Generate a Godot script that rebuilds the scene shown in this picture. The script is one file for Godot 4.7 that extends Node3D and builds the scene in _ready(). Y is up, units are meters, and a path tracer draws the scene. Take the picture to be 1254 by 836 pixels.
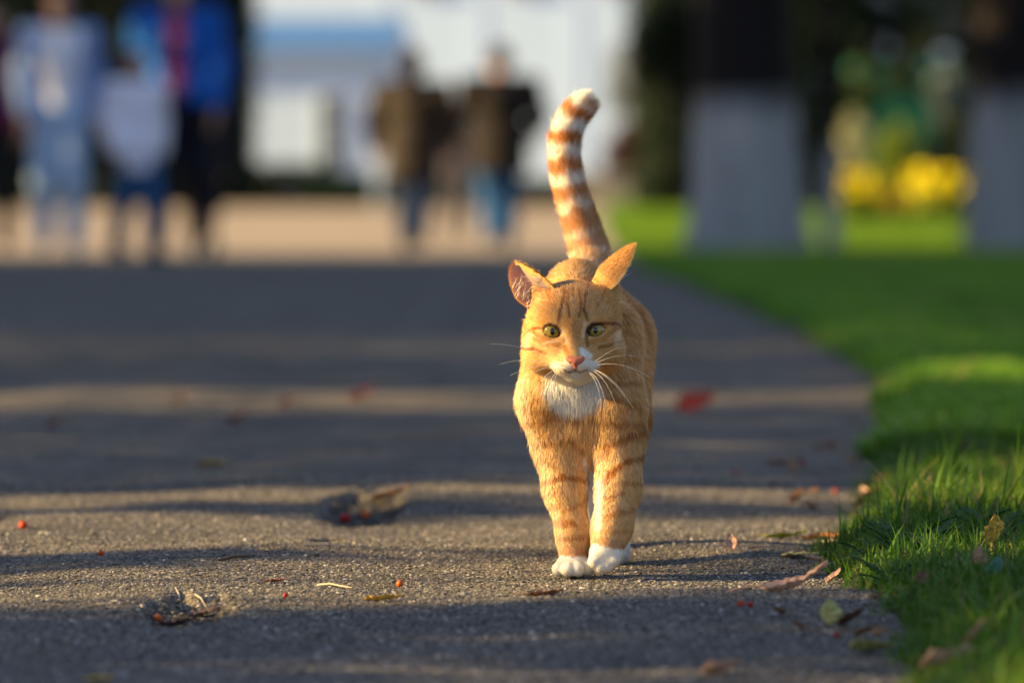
extends Node3D

const EYE_HEIGHT := 0.394          # metres of the lens above the path
const FOCAL := 6000.0              # focal length in photo pixels (a 172 mm lens)
const SUN_ELEVATION := 20.0
const SUN_TURN := 5.0
const CAT_AT := Vector3(0.075, 0.0, -5.1)

var rng := RandomNumberGenerator.new()
var noise := FastNoiseLite.new()
var hump := FastNoiseLite.new()
var fine := FastNoiseLite.new()
var taken := {}
var M := {}

# ------------------------------------------------------------------ small helpers

func at(px: float, py: float, depth: float) -> Vector3:      # a point of the photo at a given distance
	return Vector3((px - 627.0) / FOCAL * depth, EYE_HEIGHT - (py - 232.0) / FOCAL * depth, -depth)

func numbered(called: String) -> String:
	var k: int = taken.get(called, 0)
	taken[called] = k + 1
	return called if k == 0 else "%s_%03d" % [called, k]

func tag(o: Node3D, label: String, category: String, group := "") -> Node3D:
	o.set_meta("label", label)
	o.set_meta("category", category)
	if group != "":
		o.set_meta("group", group)
	return o

func thing(called: String, label: String, category: String, where := Vector3.ZERO, group := "") -> Node3D:
	var o := Node3D.new()
	o.name = numbered(called)
	add_child(o)
	o.position = where
	tag(o, label, category, group)
	return o

func put(called: String, mesh: Mesh, material: Material, parent: Node3D = null) -> MeshInstance3D:
	var o := MeshInstance3D.new()
	o.mesh = mesh
	o.material_override = material
	if parent == null:
		o.name = numbered(called)
		add_child(o)
	else:
		var k := 0
		var nm := called
		while parent.has_node(nm):
			k += 1
			nm = "%s_%03d" % [called, k]
		o.name = nm
		parent.add_child(o)
	return o

func struct(called: String, mesh: Mesh, material: Material) -> MeshInstance3D:
	var o := put(called, mesh, material)
	o.set_meta("kind", "structure")
	return o

func mat(c: Color, rough := 0.8, vc := false) -> StandardMaterial3D:
	var m := StandardMaterial3D.new()
	m.albedo_color = c.linear_to_srgb()
	m.roughness = rough
	m.metallic_specular = 0.35
	m.vertex_color_use_as_albedo = vc
	m.cull_mode = BaseMaterial3D.CULL_DISABLED
	return m

func lin(r: float, g: float, b: float) -> Color:
	return Color(r, g, b)

func sm(a: float, b: float, x: float) -> float:
	return smoothstep(a, b, x)

# ------------------------------------------------------------------ mesh buffer

class Buf:
	var v := PackedVector3Array()
	var n := PackedVector3Array()
	var c := PackedColorArray()
	var i := PackedInt32Array()
	var f := PackedVector3Array()     # fur direction
	var e := PackedFloat32Array()     # how far along
	func vert(p: Vector3, nn: Vector3, col := Color.WHITE) -> int:
		v.append(p)
		n.append(nn)
		c.append(col)
		return v.size() - 1
	func tri(a: int, b: int, d: int) -> void:     # turned so that its front follows the normals
		var g := (v[b] - v[a]).cross(v[d] - v[a])
		if g.dot(n[a] + n[b] + n[d]) > 0.0:
			i.append(a); i.append(d); i.append(b)
		else:
			i.append(a); i.append(b); i.append(d)
	func quad(a: int, b: int, d: int, g: int) -> void:
		tri(a, b, d)
		tri(a, d, g)
	func flat(p: Array, col := Color.WHITE) -> void:   # a flat polygon, fan
		var nn: Vector3 = (p[2] - p[0]).cross(p[1] - p[0]).normalized()
		var s := v.size()
		for q in p:
			vert(q, nn, col)
		for k in range(1, p.size() - 1):
			i.append(s); i.append(s + k); i.append(s + k + 1)
	func box(lo: Vector3, hi: Vector3, col := Color.WHITE) -> void:
		var a := lo; var b := hi
		flat([Vector3(a.x, a.y, b.z), Vector3(a.x, b.y, b.z), Vector3(b.x, b.y, b.z), Vector3(b.x, a.y, b.z)], col)
		flat([Vector3(b.x, a.y, a.z), Vector3(b.x, b.y, a.z), Vector3(a.x, b.y, a.z), Vector3(a.x, a.y, a.z)], col)
		flat([Vector3(a.x, a.y, a.z), Vector3(a.x, b.y, a.z), Vector3(a.x, b.y, b.z), Vector3(a.x, a.y, b.z)], col)
		flat([Vector3(b.x, a.y, b.z), Vector3(b.x, b.y, b.z), Vector3(b.x, b.y, a.z), Vector3(b.x, a.y, a.z)], col)
		flat([Vector3(a.x, b.y, b.z), Vector3(a.x, b.y, a.z), Vector3(b.x, b.y, a.z), Vector3(b.x, b.y, b.z)], col)
		flat([Vector3(a.x, a.y, a.z), Vector3(a.x, a.y, b.z), Vector3(b.x, a.y, b.z), Vector3(b.x, a.y, a.z)], col)
	func add(o: Buf, t := Transform3D.IDENTITY, tint = null) -> void:
		var s := v.size()
		for k in o.v.size():
			v.append(t * o.v[k])
			n.append((t.basis * o.n[k]).normalized())
			c.append(o.c[k] if tint == null else o.c[k] * (tint as Color))
		for k in o.i:
			i.append(k + s)
	func tube(path: Array, radii: Array, sides: int, col := Color.WHITE, lumps: FastNoiseLite = null, amount := 0.0, freq := 1.0) -> void:
		var s := v.size()
		var m := path.size()
		var side := Vector3.ZERO
		for k in m:
			var t: Vector3 = (path[mini(k + 1, m - 1)] - path[maxi(k - 1, 0)]).normalized()
			if side == Vector3.ZERO:
				side = t.cross(Vector3(0.31, 0.2, 0.93)).normalized()
			side = (side - t * side.dot(t)).normalized()
			var up := t.cross(side)
			for j in sides:
				var a := TAU * j / sides
				var d := side * cos(a) + up * sin(a)
				var r: float = radii[k]
				if lumps:
					var q: Vector3 = (path[k] + d * r) * freq
					r *= 1.0 + amount * lumps.get_noise_3d(q.x, q.y, q.z)
				vert(path[k] + d * r, d, col)
		for k in m - 1:
			for j in sides:
				var a := s + k * sides + j
				var b := s + k * sides + (j + 1) % sides
				quad(a, b, b + sides, a + sides)
	func mesh() -> ArrayMesh:
		var arr := []
		arr.resize(Mesh.ARRAY_MAX)
		arr[Mesh.ARRAY_VERTEX] = v
		arr[Mesh.ARRAY_NORMAL] = n
		arr[Mesh.ARRAY_COLOR] = c
		arr[Mesh.ARRAY_INDEX] = i
		var am := ArrayMesh.new()
		am.add_surface_from_arrays(Mesh.PRIMITIVE_TRIANGLES, arr)
		return am

# ------------------------------------------------------------------ smooth joined shapes, meshed as surface nets

class Field:
	var o: Vector3
	var h: float
	var nx: int
	var ny: int
	var nz: int
	var k: float
	var a := PackedFloat32Array()
	func _init(lo: Vector3, hi: Vector3, cell: float, blend: float) -> void:
		o = lo
		h = cell
		k = blend
		nx = int(ceil((hi.x - lo.x) / h)) + 1
		ny = int(ceil((hi.y - lo.y) / h)) + 1
		nz = int(ceil((hi.z - lo.z) / h)) + 1
		a.resize(nx * ny * nz)
	func span(lo: Vector3, hi: Vector3) -> Array:
		return [maxi(0, int((lo.x - o.x) / h)), mini(nx - 1, int((hi.x - o.x) / h) + 1), maxi(0, int((lo.y - o.y) / h)), mini(ny - 1, int((hi.y - o.y) / h) + 1), maxi(0, int((lo.z - o.z) / h)), mini(nz - 1, int((hi.z - o.z) / h) + 1)]
	func cap(p: Vector3, q: Vector3, r1: float, r2: float) -> void:
		var m := Vector3.ONE * (maxf(r1, r2) + 4.0 * k)
		var s := span(p.min(q) - m, p.max(q) + m)
		var d := q - p
		var dd := maxf(d.length_squared(), 1e-9)
		for z in range(s[4], s[5] + 1):
			for y in range(s[2], s[3] + 1):
				var row := (z * ny + y) * nx
				for x in range(s[0], s[1] + 1):
					var w := o + Vector3(x, y, z) * h - p
					var t := clampf(w.dot(d) / dd, 0.0, 1.0)
					var dist := (w - d * t).length() - lerpf(r1, r2, t)
					if dist < 4.0 * k:
						a[row + x] += exp(-dist / k)
	func ell(c: Vector3, r: Vector3, b := Basis.IDENTITY) -> void:
		var big := maxf(r.x, maxf(r.y, r.z)) + 4.0 * k
		var m := Vector3.ONE * big
		if b == Basis.IDENTITY:
			m = r + Vector3.ONE * 4.0 * k
		var s := span(c - m, c + m)
		var inv := b.transposed()
		for z in range(s[4], s[5] + 1):
			for y in range(s[2], s[3] + 1):
				var row := (z * ny + y) * nx
				for x in range(s[0], s[1] + 1):
					var w := (inv * (o + Vector3(x, y, z) * h - c)) / r
					var l := w.length()
					var dist := l * (l - 1.0) / maxf((w / r).length(), 1e-6)
					if dist < 4.0 * k:
						a[row + x] += exp(-dist / k)
	func finish() -> void:
		for j in a.size():
			var x := a[j]
			a[j] = 4.0 * k if x < 1e-8 else -k * log(x)
	func carve(c: Vector3, r: Vector3, soft: float, b := Basis.IDENTITY) -> void:
		var m := Vector3.ONE * (maxf(r.x, maxf(r.y, r.z)) + 3.0 * soft)
		var s := span(c - m, c + m)
		var inv := b.transposed()
		for z in range(s[4], s[5] + 1):
			for y in range(s[2], s[3] + 1):
				var row := (z * ny + y) * nx
				for x in range(s[0], s[1] + 1):
					var w := (inv * (o + Vector3(x, y, z) * h - c)) / r
					var l := w.length()
					var e := -(l * (l - 1.0) / maxf((w / r).length(), 1e-6))
					var g := a[row + x]
					var hh := clampf(0.5 - 0.5 * (g - e) / soft, 0.0, 1.0)
					a[row + x] = lerpf(g, e, hh) + soft * hh * (1.0 - hh)
	func cut(keep: Callable) -> void:          # keep(p) > 0 is taken away
		for z in nz:
			for y in ny:
				for x in nx:
					var j := (z * ny + y) * nx + x
					if a[j] < 2.0 * h:
						a[j] = maxf(a[j], keep.call(o + Vector3(x, y, z) * h))
	func build(out: Buf, col := Color.WHITE) -> void:
		var ids := PackedInt32Array()
		ids.resize(a.size())
		ids.fill(-1)
		var sx := 1
		var sy := nx
		var sz := nx * ny
		for z in nz - 1:
			for y in ny - 1:
				var row := (z * ny + y) * nx
				for x in nx - 1:
					var j := row + x
					var d0 := a[j]
					var d1 := a[j + 1]
					var d2 := a[j + sy]
					var d3 := a[j + sy + 1]
					var d4 := a[j + sz]
					var d5 := a[j + sz + 1]
					var d6 := a[j + sz + sy]
					var d7 := a[j + sz + sy + 1]
					var inside := int(d0 < 0.0) + int(d1 < 0.0) + int(d2 < 0.0) + int(d3 < 0.0) + int(d4 < 0.0) + int(d5 < 0.0) + int(d6 < 0.0) + int(d7 < 0.0)
					if inside == 0 or inside == 8:
						continue
					var p := Vector3.ZERO
					var m := 0
					if (d0 < 0.0) != (d1 < 0.0): p += Vector3(d0 / (d0 - d1), 0, 0); m += 1
					if (d2 < 0.0) != (d3 < 0.0): p += Vector3(d2 / (d2 - d3), 1, 0); m += 1
					if (d4 < 0.0) != (d5 < 0.0): p += Vector3(d4 / (d4 - d5), 0, 1); m += 1
					if (d6 < 0.0) != (d7 < 0.0): p += Vector3(d6 / (d6 - d7), 1, 1); m += 1
					if (d0 < 0.0) != (d2 < 0.0): p += Vector3(0, d0 / (d0 - d2), 0); m += 1
					if (d1 < 0.0) != (d3 < 0.0): p += Vector3(1, d1 / (d1 - d3), 0); m += 1
					if (d4 < 0.0) != (d6 < 0.0): p += Vector3(0, d4 / (d4 - d6), 1); m += 1
					if (d5 < 0.0) != (d7 < 0.0): p += Vector3(1, d5 / (d5 - d7), 1); m += 1
					if (d0 < 0.0) != (d4 < 0.0): p += Vector3(0, 0, d0 / (d0 - d4)); m += 1
					if (d1 < 0.0) != (d5 < 0.0): p += Vector3(1, 0, d1 / (d1 - d5)); m += 1
					if (d2 < 0.0) != (d6 < 0.0): p += Vector3(0, 1, d2 / (d2 - d6)); m += 1
					if (d3 < 0.0) != (d7 < 0.0): p += Vector3(1, 1, d3 / (d3 - d7)); m += 1
					var g := Vector3(d1 + d3 + d5 + d7 - d0 - d2 - d4 - d6, d2 + d3 + d6 + d7 - d0 - d1 - d4 - d5, d4 + d5 + d6 + d7 - d0 - d1 - d2 - d3)
					ids[j] = out.vert(o + (Vector3(x, y, z) + p / m) * h, g.normalized(), col)
		for z in range(1, nz - 1):
			for y in range(1, ny - 1):
				var row := (z * ny + y) * nx
				for x in range(1, nx - 1):
					var j := row + x
					if ids[j] < 0:
						continue
					var s0 := a[j] < 0.0
					if s0 != (a[j + sx] < 0.0) and ids[j - sy] >= 0 and ids[j - sz] >= 0 and ids[j - sy - sz] >= 0:
						out.quad(ids[j], ids[j - sy], ids[j - sy - sz], ids[j - sz])
					if s0 != (a[j + sy] < 0.0) and ids[j - sx] >= 0 and ids[j - sz] >= 0 and ids[j - sx - sz] >= 0:
						out.quad(ids[j], ids[j - sx], ids[j - sx - sz], ids[j - sz])
					if s0 != (a[j + sz] < 0.0) and ids[j - sx] >= 0 and ids[j - sy] >= 0 and ids[j - sx - sy] >= 0:
						out.quad(ids[j], ids[j - sx], ids[j - sx - sy], ids[j - sy])

# ------------------------------------------------------------------ the scene

func _ready() -> void:
	rng.seed = 20240611
	noise.seed = 3
	noise.noise_type = FastNoiseLite.TYPE_SIMPLEX_SMOOTH
	noise.frequency = 1.0
	noise.fractal_octaves = 2
	hump.seed = 11
	hump.noise_type = FastNoiseLite.TYPE_SIMPLEX_SMOOTH
	hump.frequency = 1.0
	hump.fractal_type = FastNoiseLite.FRACTAL_NONE
	fine.seed = 5
	fine.noise_type = FastNoiseLite.TYPE_SIMPLEX
	fine.frequency = 1.0
	fine.fractal_type = FastNoiseLite.FRACTAL_NONE
	# camera: a long lens close to the ground, focused on the cat's face
	var cam := Camera3D.new()
	cam.name = "camera"
	add_child(cam)
	cam.position = Vector3(0, EYE_HEIGHT, 0)
	cam.rotation_degrees = Vector3(-1.776, 0, 0)
	var lens := CameraAttributesPhysical.new()
	lens.frustum_focal_length = 172.25
	lens.frustum_focus_distance = 5.0
	lens.exposure_aperture = 4.4
	lens.frustum_near = 0.1
	lens.frustum_far = 900.0
	cam.attributes = lens
	cam.fov = 2.0 * rad_to_deg(atan(418.0 / FOCAL))
	cam.near = 0.1
	cam.far = 900.0
	cam.current = true
	# sky, sun, exposure
	var env := Environment.new()
	env.background_mode = Environment.BG_SKY
	var sky := Sky.new()
	var sm_ := ProceduralSkyMaterial.new()
	sm_.sky_top_color = Color(0.42, 0.49, 0.61)
	sm_.sky_horizon_color = Color(0.78, 0.83, 0.88)
	sm_.sky_curve = 0.12
	sm_.ground_horizon_color = Color(0.25, 0.24, 0.22)
	sm_.ground_bottom_color = Color(0.15, 0.14, 0.12)
	sm_.sky_energy_multiplier = 0.78
	sm_.use_debanding = false
	sky.sky_material = sm_
	env.sky = sky
	env.tonemap_mode = Environment.TONE_MAPPER_LINEAR
	env.tonemap_exposure = 3.15
	env.sdfgi_enabled = true
	env.ssao_enabled = true
	env.ssil_enabled = true
	var we := WorldEnvironment.new()
	we.name = "world_environment"
	we.environment = env
	add_child(we)
	var sun := DirectionalLight3D.new()
	sun.name = "sun"
	add_child(sun)
	sun.light_energy = 1.6
	sun.light_color = Color(1.0, 0.86, 0.60)
	sun.light_angular_distance = 0.53
	sun.shadow_enabled = true
	var e := deg_to_rad(SUN_ELEVATION)
	var t := deg_to_rad(SUN_TURN)
	var travel := Vector3(cos(e) * cos(t), -sin(e), -cos(e) * sin(t))
	sun.look_at_from_position(Vector3(0, 30, 0), Vector3(0, 30, 0) + travel, Vector3.UP)
	materials()
	ground()
	lawn()
	background()
	shade_trees()
	people()
	litter()
	cat()

func speckle(size: int, kind: int, freq: float, ramp: Array, ret := -1, octaves := 1, sd := 1) -> NoiseTexture2D:
	var n := FastNoiseLite.new()
	n.noise_type = kind
	n.seed = sd
	n.frequency = freq
	n.fractal_type = FastNoiseLite.FRACTAL_FBM if octaves > 1 else FastNoiseLite.FRACTAL_NONE
	n.fractal_octaves = octaves
	if ret >= 0:
		n.cellular_return_type = ret
	var x := NoiseTexture2D.new()
	x.width = size
	x.height = size
	x.seamless = true
	x.generate_mipmaps = false
	x.noise = n
	if ramp.size():
		var g := Gradient.new()
		g.offsets = PackedFloat32Array(ramp.map(func(r): return r[0]))
		g.colors = PackedColorArray(ramp.map(func(r): return r[1]))
		x.color_ramp = g
	return x

func materials() -> void:
	# old, dusty asphalt: aggregate of light and dark stones in grey binder
	var a := mat(Color.WHITE, 0.85, true)
	a.albedo_texture = speckle(1024, FastNoiseLite.TYPE_CELLULAR, 0.11, [[0.0, Color(0.20, 0.19, 0.18)], [0.40, Color(0.37, 0.355, 0.33)], [0.62, Color(0.46, 0.435, 0.395)], [0.85, Color(0.57, 0.535, 0.48)], [1.0, Color(0.82, 0.79, 0.74)]], FastNoiseLite.RETURN_CELL_VALUE)
	a.uv1_triplanar = true
	a.uv1_world_triplanar = true
	a.uv1_scale = Vector3.ONE * 3.0
	a.heightmap_enabled = true
	a.heightmap_texture = speckle(1024, FastNoiseLite.TYPE_CELLULAR, 0.11, [[0.0, Color.WHITE], [1.0, Color.BLACK]], FastNoiseLite.RETURN_DISTANCE)
	a.heightmap_scale = 0.25
	a.detail_enabled = true
	a.detail_blend_mode = BaseMaterial3D.BLEND_MODE_MUL
	a.detail_albedo = speckle(512, FastNoiseLite.TYPE_SIMPLEX_SMOOTH, 0.012, [[0.2, Color(0.80, 0.80, 0.81)], [0.8, Color(1.0, 0.985, 0.96)]], -1, 5, 8)
	a.detail_uv_layer = BaseMaterial3D.DETAIL_UV_2
	a.uv2_triplanar = true
	a.uv2_world_triplanar = true
	a.uv2_scale = Vector3.ONE * 0.7
	M.asphalt = a
	M.stone = mat(Color.WHITE, 0.7, true)
	var s := mat(Color.WHITE, 0.95, true)
	s.albedo_texture = speckle(512, FastNoiseLite.TYPE_SIMPLEX_SMOOTH, 0.03, [[0.2, Color(0.75, 0.75, 0.75)], [0.8, Color(1.0, 1.0, 1.0)]], -1, 5, 4)
	s.uv1_triplanar = true
	s.uv1_world_triplanar = true
	s.uv1_scale = Vector3.ONE * 1.1
	M.earth = s
	var g := mat(Color.WHITE, 0.55, true)
	g.backlight_enabled = true
	g.backlight = Color(0.8, 0.8, 0.8)
	M.blade = g
	var l := mat(Color.WHITE, 0.6, true)
	l.backlight_enabled = true
	l.backlight = Color(0.5, 0.5, 0.5)
	M.leaf = l
	var dl := mat(Color.WHITE, 0.6, true)
	dl.backlight_enabled = true
	dl.backlight = Color(0.25, 0.25, 0.25)
	M.dry = dl
	var f := mat(Color.WHITE, 0.62, true)
	f.metallic_specular = 0.3
	f.backlight_enabled = true
	f.backlight = Color(0.34, 0.34, 0.34)
	M.fur = f
	M.skin = mat(Color.WHITE, 0.75, true)
	M.cloth = mat(Color.WHITE, 0.9, true)
	M.wall = mat(Color.WHITE, 0.9, true)
	M.bark = mat(Color.WHITE, 0.95, true)
	var ey := mat(Color.WHITE, 0.12, true)
	ey.clearcoat_enabled = true
	ey.clearcoat = 1.0
	ey.clearcoat_roughness = 0.03
	M.eye = ey
	var nz := mat(Color.WHITE, 0.45, true)
	M.nose = nz
	M.berry = mat(Color.WHITE, 0.35, true)

# ------------------------------------------------------------------ ground

func path_edge(d: float) -> float:          # where the asphalt gives way to grass
	var k := [[3.0, 0.27], [4.0, 0.312], [4.5, 0.322], [5.0, 0.312], [5.3, 0.332], [5.6, 0.385], [6.0, 0.43], [7.2, 0.52], [9.9, 0.74], [14.0, 0.78], [24.0, 0.64], [32.0, 0.75], [60.0, 1.15], [120.0, 2.2]]
	var x := 0.0
	for j in k.size() - 1:
		if d >= k[j][0] and d <= k[j + 1][0]:
			x = lerpf(k[j][1], k[j + 1][1], (d - k[j][0]) / (k[j + 1][0] - k[j][0]))
	if d > 120.0:
		x = 2.2
	if d < 3.0:
		x = 0.27
	return x + 0.022 * noise.get_noise_2d(d * 1.7, 4.0) + 0.012 * noise.get_noise_2d(d * 6.0, 9.0)

func pit(x: float, d: float, cx: float, cd: float, rx: float, rd: float, depth: float) -> float:
	var u := (x - cx) / rx
	var w := (d - cd) / rd
	if absf(u) > 1.6 or absf(w) > 1.6:
		return 0.0
	var q := sqrt(u * u + w * w) + 0.30 * noise.get_noise_2d(x * 22.0, d * 12.0) + 0.05 * noise.get_noise_2d(x * 60.0, d * 34.0)
	return -depth * (1.0 - sm(0.55, 1.0, q)) * (1.0 + 0.07 * fine.get_noise_2d(x * 70.0, d * 40.0))

func height(x: float, d: float) -> float:
	var y := -0.10 * sm(20.0, 45.0, d) + 0.17 * sm(48.0, 88.0, d)
	var near := 1.0 - sm(9.0, 14.0, d)
	if near > 0.0:
		var w := hump.get_noise_2d(x * 1.3 + 3.0, d * 1.15) * 0.0100 + hump.get_noise_2d(x * 3.1, d * 2.6 + 7.0) * 0.0036
		var cat_dx := (x - 0.09) / 0.16
		var cat_dd := (d - 5.07) / 0.28
		w *= 1.0 - 0.95 * exp(-(cat_dx * cat_dx + cat_dd * cat_dd))
		y += w * near
		y += pit(x, d, -0.312, 4.62, 0.055, 0.20, 0.0125)
		y += pit(x, d, -0.185, 6.08, 0.060, 0.34, 0.015)
		y += pit(x, d, -0.205, 5.46, 0.022, 0.07, 0.010)
		y += pit(x, d, -0.275, 5.27, 0.030, 0.035, 0.007)
		y += pit(x, d, -0.62, 5.85, 0.035, 0.10, 0.014)
		# hairline cracks
		var c1 := absf(x + 0.33 - 0.25 * (d - 4.15) - 0.03 * noise.get_noise_2d(d * 6.0, 2.0))
		if d < 4.6 and c1 < 0.006:
			y -= 0.006 * (1.0 - c1 / 0.006) * (1.0 - sm(4.3, 4.6, d))
		var c2 := absf(d - 5.30 - 0.12 * (x + 0.2) - 0.05 * noise.get_noise_2d(x * 9.0, 1.0))
		if x > -0.4 and x < -0.16 and c2 < 0.016:
			y -= 0.006 * (1.0 - c2 / 0.016)
		var c3 := absf(d - 4.86 - 0.10 * (x - 0.3) - 0.03 * noise.get_noise_2d(x * 9.0, 5.0))
		if x > 0.14 and c3 < 0.016:
			y -= 0.006 * (1.0 - c3 / 0.016) * sm(0.14, 0.2, x)
	return y

func grid(xs: PackedFloat32Array, ds: PackedFloat32Array, h: Callable, col: Callable) -> ArrayMesh:
	var b := Buf.new()
	var w := xs.size()
	for d in ds:
		for x in xs:
			var p: float = h.call(x, d)
			b.v.append(Vector3(x, p, -d))
			b.c.append(col.call(x, d))
	b.n.resize(b.v.size())
	for j in ds.size():
		for k in w:
			var dx: Vector3 = b.v[j * w + mini(k + 1, w - 1)] - b.v[j * w + maxi(k - 1, 0)]
			var dz: Vector3 = b.v[mini(j + 1, ds.size() - 1) * w + k] - b.v[maxi(j - 1, 0) * w + k]
			b.n[j * w + k] = dx.cross(dz).normalized()
	for j in ds.size() - 1:
		for k in w - 1:
			var q := j * w + k
			b.quad(q, q + 1, q + w + 1, q + w)
	return b.mesh()

func steps(marks: Array) -> PackedFloat32Array:      # [start, [end, step], ...]
	var r := PackedFloat32Array()
	var x: float = marks[0]
	for m in marks.slice(1):
		while x < m[0] - 1e-5:
			r.append(x)
			x += m[1]
		x = m[0]
	r.append(x)
	return r

func ground() -> void:
	var asphalt_tone := func(x: float, d: float) -> Color:
		var t := 0.95 + 0.14 * hump.get_noise_2d(x * 0.9 + 20.0, d * 0.5) + 0.12 * noise.get_noise_2d(x * 5.0 + 9.0, d * 2.0) + 0.08 * fine.get_noise_2d(x * 24.0, d * 9.0)
		var inside := 0.0
		for q in [[-0.312, 4.62, 0.052, 0.15], [-0.185, 6.08, 0.060, 0.30], [-0.205, 5.46, 0.022, 0.07], [-0.62, 5.85, 0.035, 0.10]]:
			var u: float = (x - q[0]) / q[2]
			var w: float = (d - q[1]) / q[3]
			inside = maxf(inside, 1.0 - sm(0.6, 0.95, sqrt(u * u + w * w) + 0.3 * noise.get_noise_2d(x * 22.0, d * 12.0)))
		var earth := lin(0.10, 0.085, 0.07)          # damp dirt lies in the hollows
		return lin(t, t * 0.985, t * 0.96).lerp(earth, inside * 0.95)
	struct("path", grid(steps([-9.0, [-0.8, 0.4], [0.48, 0.0045], [1.6, 0.05]]), steps([1.5, [3.6, 0.1], [5.7, 0.009], [7.2, 0.022], [12.0, 0.10], [30.5, 0.5]]), height, asphalt_tone), M.asphalt)
	var sand := func(x: float, d: float) -> Color:
		var t := 1.0 + 0.10 * noise.get_noise_2d(x * 0.3, d * 0.3)
		return lin(0.40 * t, 0.325 * t, 0.245 * t)
	struct("plaza", grid(steps([-45.0, [-12.0, 3.0], [14.0, 0.5], [60.0, 4.0]]), steps([30.4, [100.0, 0.5], [150.0, 5.0]]), func(x: float, d: float) -> float: return height(x, d) + 0.004, sand), M.earth)
	var far := func(_x: float, _d: float) -> Color: return lin(0.10, 0.11, 0.06)
	struct("ground", grid(steps([-400.0, [400.0, 50.0]]), steps([-60.0, [800.0, 43.0]]), func(_x: float, _d: float) -> float: return -0.45, far), M.earth)
	# grit: loose stones and aggregate standing proud of the worn surface
	var rock := Buf.new()
	var ico := [Vector3(0, 1, 0), Vector3(0.9, 0.2, 0.1), Vector3(0.2, 0.3, 0.95), Vector3(-0.85, 0.15, 0.4), Vector3(-0.5, 0.3, -0.8), Vector3(0.5, 0.1, -0.85), Vector3(0, -0.6, 0)]
	for j in 5:
		rock.flat([ico[0], ico[1 + j], ico[1 + (j + 1) % 5]])
		rock.flat([ico[6], ico[1 + (j + 1) % 5], ico[1 + j]])
	var mm := MultiMesh.new()
	mm.transform_format = MultiMesh.TRANSFORM_3D
	mm.use_colors = true
	mm.mesh = rock.mesh()
	var count := 70000
	mm.instance_count = count
	for j in count:
		var d := 3.75 + 2.9 * pow(rng.randf(), 1.25)
		var x := rng.randf_range(-0.11 * d, minf(0.11 * d, path_edge(d) + 0.02))
		var r := 0.0008 + 0.0014 * pow(rng.randf(), 2.2) + (0.0022 * rng.randf() if rng.randf() < 0.02 else 0.0)
		var b := Basis.from_euler(Vector3(rng.randf() * 0.8, rng.randf() * TAU, rng.randf() * 0.8)).scaled(Vector3(r * rng.randf_range(0.9, 1.7), r * rng.randf_range(0.5, 0.9), r * rng.randf_range(0.9, 1.5)))
		mm.set_instance_transform(j, Transform3D(b, Vector3(x, height(x, d) + r * 0.15, -d)))
		var t := 0.05 + 0.20 * rng.randf() + (0.4 * rng.randf() if rng.randf() < 0.09 else 0.0)
		mm.set_instance_color(j, lin(t * 1.05, t * rng.randf_range(0.93, 1.0), t * rng.randf_range(0.8, 0.95)))
	var grit := MultiMeshInstance3D.new()
	grit.name = "grit"
	grit.multimesh = mm
	grit.material_override = M.stone
	add_child(grit)
	grit.set_meta("kind", "stuff")
	tag(grit, "fine grey and tan grit worn loose from the asphalt path", "grit")

# ------------------------------------------------------------------ lawn

func soil(x: float, d: float) -> float:
	var e := x - path_edge(d)
	return height(minf(x, 1.0), d) - 0.012 + 0.03 * sm(-0.03, 0.10, e) + 0.012 * sm(0.0, 0.3, e) * noise.get_noise_2d(x * 4.0, d * 3.0)

func blade_mesh(bend: float, blades: int, spread: float) -> ArrayMesh:
	var b := Buf.new()
	for q in blades:
		var turn := Basis(Vector3.UP, TAU * q / blades + 0.7 * q) if blades > 1 else Basis.IDENTITY
		var lean := bend * (0.7 + 0.6 * rng.randf())
		var hh := 0.65 + 0.35 * rng.randf() if blades > 1 else 1.0
		var s := b.v.size()
		for j in 5:
			var t := j / 4.0
			var p := Vector3(0, hh * (t - 0.18 * lean * t * t), lean * t * t * 0.7 * hh) + Vector3(0, 0, spread * t * 0.3)
			var w := 0.034 * (1.0 - pow(t, 2.2)) + 0.003
			var tan_ := Vector3(0, 1.0 - 0.36 * lean * t, lean * 1.4 * t).normalized()
			var nn := Vector3.RIGHT.cross(tan_).normalized()
			var c := lin(1, 1, 1).lerp(lin(1.15, 1.08, 0.9), t)
			b.vert(turn * (p + Vector3(-w, 0, 0)), turn * (nn + Vector3(-0.35, 0, 0)).normalized(), c)
			b.vert(turn * (p + Vector3(w, 0, 0)), turn * (nn + Vector3(0.35, 0, 0)).normalized(), c)
		for j in 4:
			b.quad(s + j * 2, s + j * 2 + 1, s + j * 2 + 3, s + j * 2 + 2)
	return b.mesh()

func scatter(called: String, label: String, mesh: Mesh, material: Material, places: Array, tints: PackedColorArray, parent: Node3D = null, category := "grass") -> MultiMeshInstance3D:
	var mm := MultiMesh.new()
	mm.transform_format = MultiMesh.TRANSFORM_3D
	mm.use_colors = true
	mm.mesh = mesh
	mm.instance_count = places.size()
	for j in places.size():
		mm.set_instance_transform(j, places[j])
		mm.set_instance_color(j, tints[j])
	var o := MultiMeshInstance3D.new()
	o.multimesh = mm
	o.material_override = material
	o.set_meta("kind", "stuff")
	if parent:
		o.name = called
		parent.add_child(o, true)
	else:
		o.name = numbered(called)
		add_child(o)
		tag(o, label, category)
	return o

func grass_tint(x: float, d: float) -> Color:
	var t := noise.get_noise_2d(x * 1.4, d * 0.8) * 0.5 + 0.5 + rng.randf_range(-0.25, 0.25)
	var c := lin(0.042, 0.122, 0.010).lerp(lin(0.135, 0.245, 0.016), clampf(t, 0.0, 1.0))
	if rng.randf() < 0.06:
		c = lin(0.27, 0.21, 0.10)
	return c

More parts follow.
